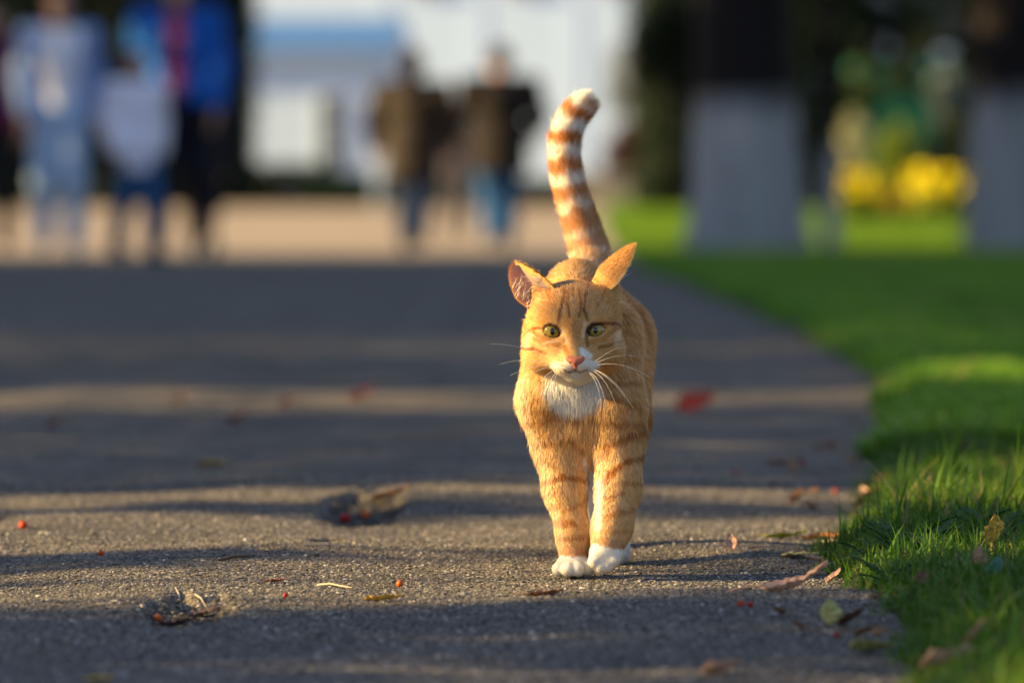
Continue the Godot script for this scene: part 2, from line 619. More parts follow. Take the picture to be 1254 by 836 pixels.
func lawn() -> void:
	var dirt := func(x: float, d: float) -> Color:
		var g := sm(5.0, 12.0, d)
		return lin(0.075, 0.055, 0.035).lerp(lin(0.05, 0.09, 0.02), g * 0.8).lerp(lin(0.13, 0.24, 0.015), sm(34.0, 40.0, d) * 0.9)
	var xs := steps([0.0, [1.2, 0.02], [3.0, 0.1], [16.0, 1.0]])
	struct("lawn", grid(xs, steps([1.5, [3.6, 0.1], [7.0, 0.03], [14.0, 0.1], [34.0, 0.4], [92.0, 1.0]]), soil, dirt), M.earth)
	# close to the lens each blade
	var lists := [[], [], []]
	var cols := [PackedColorArray(), PackedColorArray(), PackedColorArray()]
	for j in 96000:
		var d := 3.5 + 3.9 * rng.randf()
		var e := path_edge(d)
		var far_x := 0.108 * d + 0.75
		var x := e - 0.012 + (far_x - e) * pow(rng.randf(), 1.7)
		var inn := x - e
		var dens := sm(-0.012, 0.05, inn + 0.03 * noise.get_noise_2d(x * 15.0, d * 9.0))
		if rng.randf() > dens * (0.75 + 0.5 * noise.get_noise_2d(x * 8.0, d * 5.0) + 0.2):
			continue
		var clump := exp(-pow((d - 5.56) / 0.24, 2.0)) * sm(0.0, 0.06, inn)
		var hh := rng.randf_range(0.024, 0.048) * (0.55 + 0.45 * sm(0.0, 0.10, inn)) + clump * rng.randf_range(0.0, 0.032)
		if rng.randf() < 0.05:
			hh *= 1.6
		hh *= rng.randf_range(0.7, 1.35) * lerpf(0.72, 1.0, sm(4.7, 5.2, d))
		var wd := 0.030 * rng.randf_range(0.6, 1.15) * (1.9 if rng.randf() < 0.28 else 1.0)
		var b := Basis(Vector3.UP, rng.randf() * TAU) * Basis(Vector3.RIGHT, rng.randf_range(-0.15, 0.6) + (0.5 if rng.randf() < 0.25 else 0.0))
		var k := j % 3
		lists[k].append(Transform3D(b.scaled_local(Vector3(wd, hh, hh)), Vector3(x, soil(x, d) - 0.002, -d)))
		cols[k].append(grass_tint(x, d))
	for k in 3:
		scatter("grass", ["short green grass blades growing along the path edge", "taller bent grass blades mixed into the verge", "curled grass blades in the near verge"][k], blade_mesh([0.35, 0.8, 1.3][k], 1, 0.0), M.blade, lists[k], cols[k])
	var tuft := blade_mesh(0.7, 7, 0.6)
	var places := []
	var tint := PackedColorArray()
	for j in 56000:
		var d := 7.0 + 29.0 * pow(rng.randf(), 1.5)
		var e := path_edge(d)
		var x := e + (0.11 * d + 1.4 - e) * pow(rng.randf(), 1.2)
		if rng.randf() > sm(-0.01, 0.09, x - e + 0.05 * noise.get_noise_2d(x * 6.0, d * 4.0)):
			continue
		var hh := rng.randf_range(0.03, 0.058)
		places.append(Transform3D(Basis(Vector3.UP, rng.randf() * TAU).scaled(Vector3(hh * 1.1, hh, hh * 1.1)), Vector3(x, soil(x, d) - 0.003, -d)))
		tint.append(grass_tint(x, d) * 1.8)
	scatter("grass", "mown green lawn to the right of the path", tuft, M.blade, places, tint)
	places = []
	tint = PackedColorArray()
	for j in 26000:
		var d := 36.0 + 54.0 * rng.randf()
		var e := path_edge(d)
		var x := e + (0.12 * d + 2.0 - e) * rng.randf()
		var hh := rng.randf_range(0.06, 0.10)
		places.append(Transform3D(Basis(Vector3.UP, rng.randf() * TAU).scaled(Vector3(hh * 1.8, hh, hh * 1.8)), Vector3(x, soil(x, d) - 0.003, -d)))
		tint.append(lin(0.15, 0.29, 0.012).lerp(lin(0.22, 0.36, 0.015), rng.randf()))
	scatter("grass", "sunlit lawn beyond the whitewashed trees", tuft, M.blade, places, tint)

# ------------------------------------------------------------------ trees, shrubs and what stands behind

func leaf_cluster(leaves: int, size: float) -> ArrayMesh:
	var b := Buf.new()
	for k in leaves:
		var t := Basis.from_euler(Vector3(rng.randf_range(-1.2, 1.2), rng.randf() * TAU, rng.randf_range(-0.6, 0.6)))
		var o := Vector3(rng.randf_range(-0.5, 0.5), rng.randf_range(-0.5, 0.5), rng.randf_range(-0.5, 0.5)) * size * 1.3
		var l := size * rng.randf_range(0.75, 1.2)
		b.flat([o, o + t * Vector3(-0.32, 0.06, 0.45) * l, o + t * Vector3(0, -0.04, 1.0) * l, o + t * Vector3(0.32, 0.06, 0.45) * l])
	return b.mesh()

func shrub(called: String, label: String, base: Vector3, r: Vector3, n: int, leaf: float, ca: Color, cb: Color, group := "", square := false, drop := 0.05) -> Node3D:
	var o := thing(called, label, "hedge" if called == "hedge" else "shrub", base, group)
	for k in 5:
		var wood := Buf.new()
		var f := Vector3(rng.randf_range(-0.7, 0.7) * r.x, r.y * rng.randf_range(1.1, 1.7), rng.randf_range(-0.7, 0.7) * r.z)
		var s := Vector3(f.x * 0.3, -drop, f.z * 0.3)
		var w := 0.012 + 0.012 * r.y
		wood.tube([s, s.lerp(f, 0.4) + Vector3(0.05, 0, 0.03) * r.y, f], [w, w * 0.7, w * 0.25], 5, lin(0.07, 0.05, 0.035))
		put("stem", wood.mesh(), M.bark, o)
	var places := []
	var tint := PackedColorArray()
	while places.size() < n:
		var u := Vector3(rng.randf_range(-1, 1), rng.randf_range(-1, 1), rng.randf_range(-1, 1))
		if not square:
			var bump := 0.85 + 0.35 * noise.get_noise_3d(u.x * 1.6 + base.x, u.y * 1.6, u.z * 1.6 + base.z)
			if u.length() > bump:
				continue
		var p := Vector3(u.x * r.x, r.y * (1.0 + u.y), u.z * r.z)
		places.append(Transform3D(Basis.from_euler(Vector3(rng.randf() * TAU, rng.randf() * TAU, 0)) * rng.randf_range(0.7, 1.3), p))
		var t := clampf(0.5 + 0.7 * noise.get_noise_3d(p.x * 2.0, p.y * 2.0, p.z * 2.0) + rng.randf_range(-0.3, 0.3), 0.0, 1.0)
		tint.append(ca.lerp(cb, t))
	scatter("foliage", "", leaf_cluster(5, leaf), M.leaf, places, tint, o)
	return o

func tree(label: String, base: Vector3, r: float, tall: float, white: float, crown_low: float, crown_r: float, n: int, leaf: float, group: String) -> Node3D:
	var o := thing("tree", label, "tree", base, group)
	var cuts := [[-0.15, white], [white, tall]] if white > 0.0 else [[-0.15, tall]]
	for part in cuts:
		var painted: bool = white > 0.0 and part[1] == white
		var b := Buf.new()
		var path := []
		var rad := []
		for k in 26:
			var y: float = lerpf(part[0], part[1], k / 25.0)
			var t := (y + 0.15) / tall
			path.append(Vector3(0.12 * r * sin(t * 5.0 + base.x), y, 0.1 * r * cos(t * 4.0)))
			rad.append(r * (1.0 + 0.35 * exp(-t * tall * 3.5)) * (1.0 - 0.4 * t) + (0.004 if painted else 0.0))
		b.tube(path, rad, 36, lin(0.43, 0.44, 0.455) if painted else lin(0.022, 0.019, 0.016), fine, 0.06, 2.8 / r)
		if painted:
			for j in b.v.size():
				var p := b.v[j]
				var worn := sm(white - 0.22, white - 0.02, p.y + 0.10 * noise.get_noise_3d(p.x * 6.0 + base.x, p.y * 3.0, p.z * 6.0)) * 0.75 + 0.35 * sm(0.1, 0.7, noise.get_noise_3d(p.x * 3.0, p.y * 2.0 + base.x, p.z * 3.0))
				b.c[j] = b.c[j].lerp(lin(0.05, 0.045, 0.04), clampf(worn, 0.0, 1.0))
		put("whitewashed_base" if painted else "trunk", b.mesh(), M.wall if painted else M.bark, o)
	for k in 6:
		var lb := Buf.new()
		var a := TAU * k / 6.0 + rng.randf()
		var s := Vector3(0, tall * rng.randf_range(0.45, 0.85), 0)
		var f := s + Vector3(cos(a), rng.randf_range(0.3, 0.9), sin(a)) * crown_r * 0.8
		lb.tube([s, s.lerp(f, 0.5) + Vector3(0, -0.1, 0), f], [r * 0.4, r * 0.25, r * 0.06], 8, lin(0.045, 0.037, 0.03))
		put("limb", lb.mesh(), M.bark, o)
	var places := []
	var tint := PackedColorArray()
	var cy := crown_low + crown_r
	while places.size() < n:
		var u := Vector3(rng.randf_range(-1, 1), rng.randf_range(-1, 1), rng.randf_range(-1, 1))
		if u.length() > 0.85 + 0.4 * noise.get_noise_3d(u.x * 1.5 + base.x, u.y * 1.5, u.z * 1.5 + base.z):
			continue
		var p := Vector3(u.x * crown_r, cy + u.y * crown_r, u.z * crown_r)
		places.append(Transform3D(Basis.from_euler(Vector3(rng.randf() * TAU, rng.randf() * TAU, 0)) * rng.randf_range(0.7, 1.3), p))
		tint.append(lin(0.035, 0.065, 0.018).lerp(lin(0.075, 0.115, 0.025), rng.randf()))
	scatter("crown", "", leaf_cluster(5, leaf), M.leaf, places, tint, o)
	return o

func shade_trees() -> void:
	# the row along the left of the path, out of the picture, whose gaps let the bands of evening sun through
	var ga := lin(0.035, 0.07, 0.02)
	var gb := lin(0.08, 0.12, 0.03)
	var rows := [[3.60, 4.12, 1300], [3.20, 3.60, 620], [4.65, 4.82, 180], [4.44, 4.62, 28], [5.49, 5.69, 300], [5.95, 8.28, 5600], [8.28, 9.28, 330], [9.28, 11.0, 4000], [11.0, 13.3, 3300]]
	var says := ["narrow leafy hedge plant nearest the camera left of path", "half bare hedge plant at the hedge's near end", "thin sparse hedge plant level with the cat", "nearly bare hedge plant beside the thin sparse one", "slim open hedge plant just past the cat", "long dense hedge section left of path behind the cat", "almost leafless hedge section filling the widest gap", "dense hedge section past the first wide gap", "loose half bare hedge section at the far end of the hedge"]
	for k in rows.size():
		var d0: float = rows[k][0]
		var d1: float = rows[k][1]
		shrub("hedge", says[k], Vector3(-5.6, -0.02, -(d0 + d1) / 2.0), Vector3(0.5, 1.38, (d1 - d0) / 2.0), rows[k][2], 0.075, ga, gb, "hedge plants left of the path", true)
	shrub("hedge", "arching shoots hanging over the gap in the hedge", Vector3(-5.6, 2.31, -4.27), Vector3(0.45, 0.28, 0.16), 420, 0.075, ga, gb, "hedge plants left of the path", true, 2.17)
	for k in 7:
		var d := 14.4 + 2.95 * k
		tree("%s tall leafy tree of the shade row left of the path" % ["first", "second", "third", "fourth", "fifth", "sixth", "seventh"][k], Vector3(-10.0 - 0.4 * (k % 2), 0, -d), 0.22, 6.0, 1.1, 1.9, 2.5, 1900 if k < 5 else (260 if k == 5 else 500), 0.30, "shade trees left of the path")
		shrub("hedge", "%s tall dense hedge block beneath the shade row trees" % ["first", "second", "third", "fourth", "fifth", "sixth", "seventh"][k], Vector3(-8.6, 0, -d), Vector3(0.5, 1.75, 1.55 if k < 6 else 0.75), 2600 if k < 5 else (480 if k == 5 else 300), 0.12, ga, gb, "hedge blocks under the shade trees", true)
	shrub("hedge", "dense tall hedge block closing the far end of the shade row", Vector3(-8.6, 0, -33.1), Vector3(0.5, 2.6, 0.85), 3200, 0.12, ga, gb, "hedge blocks under the shade trees", true)

func wall_box(o: Node3D, called: String, lo: Vector3, hi: Vector3, c: Color) -> void:
	var b := Buf.new()
	b.box(lo, hi, c)
	put(called, b.mesh(), M.wall, o)

func window(o: Node3D, x: float, y: float, w: float, hh: float, z: float, bars: int) -> void:
	var f := MeshInstance3D.new()
	var b := Buf.new()
	b.box(Vector3(x - w / 2 - 0.06, y - 0.06, z), Vector3(x - w / 2, y + hh + 0.06, z + 0.06), lin(0.6, 0.63, 0.68))
	b.box(Vector3(x + w / 2, y - 0.06, z), Vector3(x + w / 2 + 0.06, y + hh + 0.06, z + 0.06), lin(0.6, 0.63, 0.68))
	b.box(Vector3(x - w / 2, y + hh, z), Vector3(x + w / 2, y + hh + 0.06, z + 0.06), lin(0.6, 0.63, 0.68))
	b.box(Vector3(x - w / 2 - 0.1, y - 0.1, z), Vector3(x + w / 2 + 0.1, y - 0.06, z + 0.12), lin(0.6, 0.63, 0.68))
	for k in bars:
		var yy := y + hh * (k + 1.0) / (bars + 1.0)
		b.box(Vector3(x - w / 2, yy - 0.02, z), Vector3(x + w / 2, yy + 0.02, z + 0.05), lin(0.6, 0.63, 0.68))
	f.mesh = b.mesh()
	f.material_override = M.wall
	f.name = "window"
	o.add_child(f, true)
	var g := Buf.new()
	g.box(Vector3(x - w / 2, y - 0.06, z - 0.01), Vector3(x + w / 2, y + hh, z + 0.02), lin(0.05, 0.09, 0.14))
	var pm := MeshInstance3D.new()
	pm.mesh = g.mesh()
	pm.material_override = M.eye
	pm.name = "pane"
	f.add_child(pm, true)

func background() -> void:
	# whitewashed limes on the right
	var g1 := "whitewashed trees on the lawn"
	tree("thick whitewashed tree trunk on the lawn right of the cat", Vector3(1.58, height(1, 33.8) , -33.8), 0.375, 6.5, 1.12, 3.0, 3.0, 1500, 0.22, g1)
	tree("whitewashed tree trunk cut by the right edge of the photo", Vector3(3.45, height(1, 33.6), -33.6), 0.30, 6.0, 1.16, 3.0, 2.6, 1300, 0.22, g1)
	tree("slender whitewashed trunk farther back beside the thick one", Vector3(2.22, height(1, 34.2), -34.2), 0.055, 6.0, 0.85, 2.6, 2.2, 1200, 0.2, g1)
	shrub("shrub", "dark leafy shoots sprouting beside the thick whitewashed trunk", Vector3(1.20, height(1, 34.5) + 1.05, -34.8), Vector3(0.42, 0.42, 0.35), 420, 0.07, lin(0.02, 0.035, 0.015), lin(0.04, 0.06, 0.02))
	shrub("hedge", "tall dark hedge on the lawn outside the right photo edge", Vector3(6.0, height(1, 32.0), -31.5), Vector3(0.6, 2.6, 2.6), 4200, 0.13, lin(0.015, 0.03, 0.015), lin(0.03, 0.06, 0.02), "", true)
	# a white building with a blue roof, and a taller white one behind
	var y0 := height(0, 100.0) - 0.05
	var a := thing("white_building", "low white building with blue roof and a tall narrow window", "building", Vector3(-5.0, y0, -99.0))
	a.rotation.y = deg_to_rad(-3.5)
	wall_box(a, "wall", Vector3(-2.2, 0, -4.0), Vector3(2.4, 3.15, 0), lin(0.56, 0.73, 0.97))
	var b := Buf.new()
	b.flat([Vector3(-2.5, 3.16, 0.35), Vector3(-2.5, 3.9, -2.0), Vector3(2.7, 3.9, -2.0), Vector3(2.7, 3.16, 0.35)], lin(0.06, 0.17, 0.42))
	b.flat([Vector3(2.7, 3.16, -4.2), Vector3(2.7, 3.9, -2.0), Vector3(-2.5, 3.9, -2.0), Vector3(-2.5, 3.16, -4.2)], lin(0.06, 0.17, 0.42))
	b.flat([Vector3(-2.5, 3.16, -4.2), Vector3(-2.5, 3.9, -2.0), Vector3(-2.5, 3.16, 0.35)], lin(0.7, 0.74, 0.8))
	b.flat([Vector3(2.7, 3.16, 0.35), Vector3(2.7, 3.9, -2.0), Vector3(2.7, 3.16, -4.2)], lin(0.7, 0.74, 0.8))
	b.flat([Vector3(-2.5, 3.155, -4.2), Vector3(-2.5, 3.155, 0.35), Vector3(2.7, 3.155, 0.35), Vector3(2.7, 3.155, -4.2)], lin(0.55, 0.58, 0.62))
	put("roof", b.mesh(), M.wall, a)
	window(a, 1.35, 0.7, 0.42, 1.55, 0.0, 2)
	var y1 := height(0, 100.0) - 0.05
	var c := thing("white_hall", "tall white building filling the background centre", "building", Vector3(0.3, y1, -112.0))
	c.rotation.y = deg_to_rad(-4.6)
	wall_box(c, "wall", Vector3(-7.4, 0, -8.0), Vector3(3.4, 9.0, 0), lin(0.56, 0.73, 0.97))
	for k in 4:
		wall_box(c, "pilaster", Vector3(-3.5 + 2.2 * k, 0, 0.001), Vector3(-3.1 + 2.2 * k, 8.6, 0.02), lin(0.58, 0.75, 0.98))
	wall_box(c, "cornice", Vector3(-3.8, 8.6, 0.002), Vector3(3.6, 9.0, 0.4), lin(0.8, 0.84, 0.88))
	for k in 3:
		window(c, -2.2 + 2.2 * k, 5.0, 0.8, 2.0, 0.0, 3)
	# things at the foot of the buildings
	var yb := height(0, 92.0)
	var dk := lin(0.018, 0.03, 0.014)
	var dk2 := lin(0.04, 0.06, 0.022)
	shrub("shrub", "low dark hedge at the foot of the blue roofed building", Vector3(-4.45, yb, -92.0), Vector3(0.85, 0.40, 0.5), 1100, 0.10, dk, dk2, "", true)
	shrub("shrub", "pale green clipped bush under the narrow window", Vector3(-3.15, yb, -90.0), Vector3(0.55, 0.30, 0.5), 900, 0.09, lin(0.10, 0.16, 0.05), lin(0.17, 0.23, 0.08), "", true)
	shrub("shrub", "long low grey green hedge at the foot of the white hall", Vector3(-0.5, yb, -93.0), Vector3(2.0, 0.24, 0.4), 1500, 0.10, lin(0.045, 0.06, 0.05), lin(0.07, 0.085, 0.065), "", true)
	shrub("shrub", "round dark bush left of the low white building", Vector3(-5.25, yb, -91.0), Vector3(0.42, 1.0, 0.5), 900, 0.10, dk, lin(0.06, 0.10, 0.02))
	shrub("shrub", "dark green low hedge right of the cat's tail", Vector3(2.75, yb, -91.0), Vector3(0.60, 0.34, 0.5), 1000, 0.09, lin(0.02, 0.05, 0.015), lin(0.035, 0.085, 0.02), "", true)
	shrub("shrub", "dark red leaved bush behind the low hedge", Vector3(2.35, yb + 0.5, -96.0), Vector3(0.62, 0.55, 0.5), 800, 0.09, lin(0.06, 0.018, 0.02), lin(0.11, 0.035, 0.035))
	shrub("shrub", "grey leaved loose bush beside the white hall", Vector3(2.55, yb + 1.4, -99.0), Vector3(0.75, 1.1, 0.6), 330, 0.12, lin(0.10, 0.11, 0.10), lin(0.2, 0.21, 0.2))
	var pl := thing("planter", "sand coloured stone planter at the plaza edge", "planter", Vector3(1.73, yb - 0.03, -89.0))
	wall_box(pl, "box", Vector3(-0.42, 0, -0.4), Vector3(0.42, 0.60, 0.4), lin(0.40, 0.34, 0.27))
	wall_box(pl, "rim", Vector3(-0.47, 0.601, -0.45), Vector3(0.47, 0.68, 0.45), lin(0.44, 0.38, 0.30))
	# dark trees closing the left
	for k in 4:
		shrub("hedge", ["leftmost tall dark hedge behind the strolling woman", "second tall dark hedge behind the woman's shoulder", "tall dark hedge between the woman and the man", "tall dark hedge behind the man in blue"][k], Vector3(-9.6 + 1.35 * k, yb, -89.0 - k % 2), Vector3(0.75, 2.4, 0.7), 3000, 0.15, lin(0.012, 0.022, 0.012), lin(0.03, 0.045, 0.02), "dark hedges behind the people", true)
	# right: dark planting, teal kiosk, flower bed
	var y7 := height(1, 74.0)
	for k in 6:
		shrub("hedge", ["dark tall hedge behind the thick whitewashed trunk", "dark tall hedge right of the thick trunk", "dark tall hedge beside the teal kiosk", "dark hedge behind the teal kiosk", "dark hedge right of the teal kiosk", "rightmost dark hedge behind the flower bed"][k], Vector3(2.75 + 1.05 * k, y7, -78.0 - 1.5 * (k % 2)), Vector3(0.75, 2.4, 0.7), 2300, 0.14, lin(0.012, 0.022, 0.012), lin(0.03, 0.05, 0.02), "dark hedges on the right", true)
	var kx := thing("kiosk", "teal painted kiosk among the dark hedges", "kiosk", Vector3(5.85, y7, -73.5))
	wall_box(kx, "wall", Vector3(-0.62, 0, -0.7), Vector3(0.45, 2.1, 0.0), lin(0.006, 0.10, 0.07))
	wall_box(kx, "roof", Vector3(-0.75, 2.101, -0.85), Vector3(0.75, 2.24, 0.2), lin(0.012, 0.14, 0.11))
	wall_box(kx, "counter", Vector3(-0.1, 1.0, 0.001), Vector3(0.58, 1.05, 0.25), lin(0.12, 0.14, 0.14))
	for k in 5:
		shrub("shrub", ["dark leafy sprays hanging before the kiosk's left side", "grey green bush covering the kiosk's foot", "pale leaved bush right of the teal kiosk", "dark bush between the kiosk and the right trunk", "small dark bush before the kiosk's roof"][k], Vector3([5.15, 5.75, 6.35, 6.75, 5.65][k], y7 + [1.3, 0.3, 1.35, 0.6, 1.75][k], -72.0 + 0.2 * k), Vector3([0.22, 0.5, 0.26, 0.3, 0.3][k], [0.5, 0.45, 0.4, 0.6, 0.22][k], 0.25), [260, 420, 240, 300, 160][k], 0.09, [lin(0.02, 0.04, 0.015), lin(0.03, 0.07, 0.04), lin(0.16, 0.2, 0.18), lin(0.015, 0.03, 0.015), lin(0.02, 0.035, 0.015)][k], [lin(0.05, 0.09, 0.02), lin(0.07, 0.12, 0.06), lin(0.26, 0.3, 0.27), lin(0.03, 0.05, 0.02), lin(0.05, 0.07, 0.03)][k])
	var yf := height(1, 64.0)
	shrub("shrub", "yellow green sunlit bush above the flower bed", Vector3(5.1, yf + 0.2, -65.0), Vector3(0.38, 0.60, 0.35), 420, 0.07, lin(0.12, 0.18, 0.01), lin(0.22, 0.28, 0.015))
	shrub("shrub", "cream flowering bush left of the flower bed", Vector3(4.5, yf + 0.65, -64.0), Vector3(0.20, 0.40, 0.2), 200, 0.06, lin(0.35, 0.36, 0.20), lin(0.5, 0.5, 0.32))
	# flowers
	var spots := [[1050, 236, 0], [1064, 242, 0], [1095, 238, 1], [1116, 240, 1], [1136, 230, 0], [1150, 228, 0], [1163, 236, 2], [1252, 240, 0]]
	for k in spots.size():
		var where := at(spots[k][0], 262, 61.0 + [0.0, 1.5, -1.0, 2.0, 0.0, -1.5, 1.0, 0.0][k])
		where.y = soil(where.x, -where.z)
		var kind: int = spots[k][2]
		var o := thing("flower_clump", ["leftmost yellow flower clump of the sunlit bed", "yellow flower clump second from the left in the bed", "small dull orange flower clump mid bed", "orange flower clump right of the bed's middle", "bright yellow flower clump left of the golden one", "golden flower clump near the right whitewashed trunk", "orange flower clump closest to the right whitewashed trunk", "yellow flower clump at the photo's right edge"][k], "flowers", where, "flowers in the bed on the lawn")
		o.scale = Vector3.ONE * [1.7, 1.25, 1.0, 1.2, 1.65, 1.8, 1.3, 1.6][k]
		var lp := []
		var lt := PackedColorArray()
		var fp := []
		var ft := PackedColorArray()
		for j in 120:
			var u := Vector3(rng.randfn() * 0.09, rng.randf() * 0.24, rng.randfn() * 0.09)
			lp.append(Transform3D(Basis.from_euler(Vector3(rng.randf() * 6, rng.randf() * 6, 0)), u))
			lt.append(lin(0.06, 0.13, 0.015).lerp(lin(0.12, 0.2, 0.02), rng.randf()))
		var fc: Color = [lin(0.88, 0.76, 0.02), lin(0.50, 0.16, 0.02), lin(0.92, 0.42, 0.01)][kind]
		for j in 60 if kind != 1 else 22:
			fp.append(Transform3D(Basis.from_euler(Vector3(rng.randfn() * 0.4 + 0.5, rng.randf() * 6, 0)), Vector3(rng.randfn() * 0.09, rng.randf_range(0.14, 0.36), rng.randfn() * 0.09)))
			ft.append(fc * rng.randf_range(0.8, 1.15))
		scatter("leaves", "", leaf_cluster(4, 0.06), M.leaf, lp, lt, o)
		var fl := Buf.new()
		for ring in 2:
			for q in 9:
				var t := Basis(Vector3.UP, TAU * (q + 0.5 * ring) / 9.0) * Basis(Vector3.RIGHT, -0.25 - 0.5 * ring)
				fl.flat([Vector3(0, 0.004 * ring, 0), t * Vector3(-0.016, 0.006, 0.032), t * Vector3(0, 0, 0.050 - 0.012 * ring), t * Vector3(0.016, 0.006, 0.032)])
		scatter("flower_heads", "", fl.mesh(), M.leaf, fp, ft, o)

# ------------------------------------------------------------------ people

var head_buf: Buf
var hand_buf: Buf

func make_head() -> void:      # a head about 0.235 m high, chin at y = -0.115, facing +z; the colour's r tells skin (1), lips (0.6), brows (0.25)
	var f := Field.new(Vector3(-0.11, -0.16, -0.13), Vector3(0.11, 0.14, 0.14), 0.007, 0.010)
	f.ell(Vector3(0, 0.03, -0.012), Vector3(0.070, 0.082, 0.088))
	f.ell(Vector3(0, -0.045, 0.025), Vector3(0.050, 0.062, 0.055))
	f.cap(Vector3(0, -0.06, -0.02), Vector3(0, -0.16, -0.03), 0.048, 0.050)
	f.cap(Vector3(0, 0.01, 0.082), Vector3(0, -0.028, 0.102), 0.007, 0.012)
	f.ell(Vector3(0, -0.058, 0.080), Vector3(0.022, 0.010, 0.010))
	f.ell(Vector3(0, -0.092, 0.062), Vector3(0.020, 0.016, 0.018))
	for s in [-1.0, 1.0]:
		f.ell(Vector3(s * 0.076, -0.002, -0.012), Vector3(0.007, 0.030, 0.018), Basis(Vector3.UP, -s * 0.4))
		f.ell(Vector3(s * 0.033, 0.022, 0.066), Vector3(0.022, 0.009, 0.010))
		f.ell(Vector3(s * 0.040, -0.022, 0.055), Vector3(0.020, 0.018, 0.018))
	f.finish()
	for s in [-1.0, 1.0]:
		f.carve(Vector3(s * 0.031, 0.003, 0.086), Vector3(0.015, 0.008, 0.014), 0.008)
	head_buf = Buf.new()
	f.build(head_buf)
	for j in head_buf.v.size():
		var p := head_buf.v[j]
		var c := Color(1, 1, 1)
		if p.z > 0.05 and absf(p.y + 0.058) < 0.009 and absf(p.x) < 0.024:
			c = Color(0.75, 0.45, 0.42)
		if p.z > 0.05 and absf(p.y - 0.024) < 0.005 and absf(absf(p.x) - 0.033) < 0.016:
			c = Color(0.3, 0.25, 0.2)
		head_buf.c[j] = c

func make_hand() -> void:      # wrist at the origin, fingers down, palm towards -x of a left hand; about 0.18 m long
	var f := Field.new(Vector3(-0.06, -0.21, -0.07), Vector3(0.05, 0.05, 0.08), 0.0045, 0.004)
	f.cap(Vector3(0, 0.04, 0), Vector3(0, -0.01, 0), 0.026, 0.024)
	f.ell(Vector3(0, -0.05, 0), Vector3(0.014, 0.050, 0.038))
	var longs := [0.062, 0.076, 0.082, 0.074]
	for k in 4:
		var z := -0.029 + 0.019 * k
		var b := Vector3(0, -0.088 - 0.004 * (1.5 - absf(k - 1.5)), z)
		var m := b + Vector3(-0.010, -longs[k] * 0.52, 0.0)
		var e := m + Vector3(-0.024, -longs[k] * 0.40, 0.0)
		f.cap(b, m, 0.0088, 0.0080)
		f.cap(m, e, 0.0080, 0.0066)
	f.cap(Vector3(-0.004, -0.03, 0.030), Vector3(-0.016, -0.070, 0.052), 0.012, 0.0100)
	f.cap(Vector3(-0.016, -0.070, 0.052), Vector3(-0.026, -0.098, 0.052), 0.0095, 0.0078)
	f.finish()
	hand_buf = Buf.new()
	f.build(hand_buf)

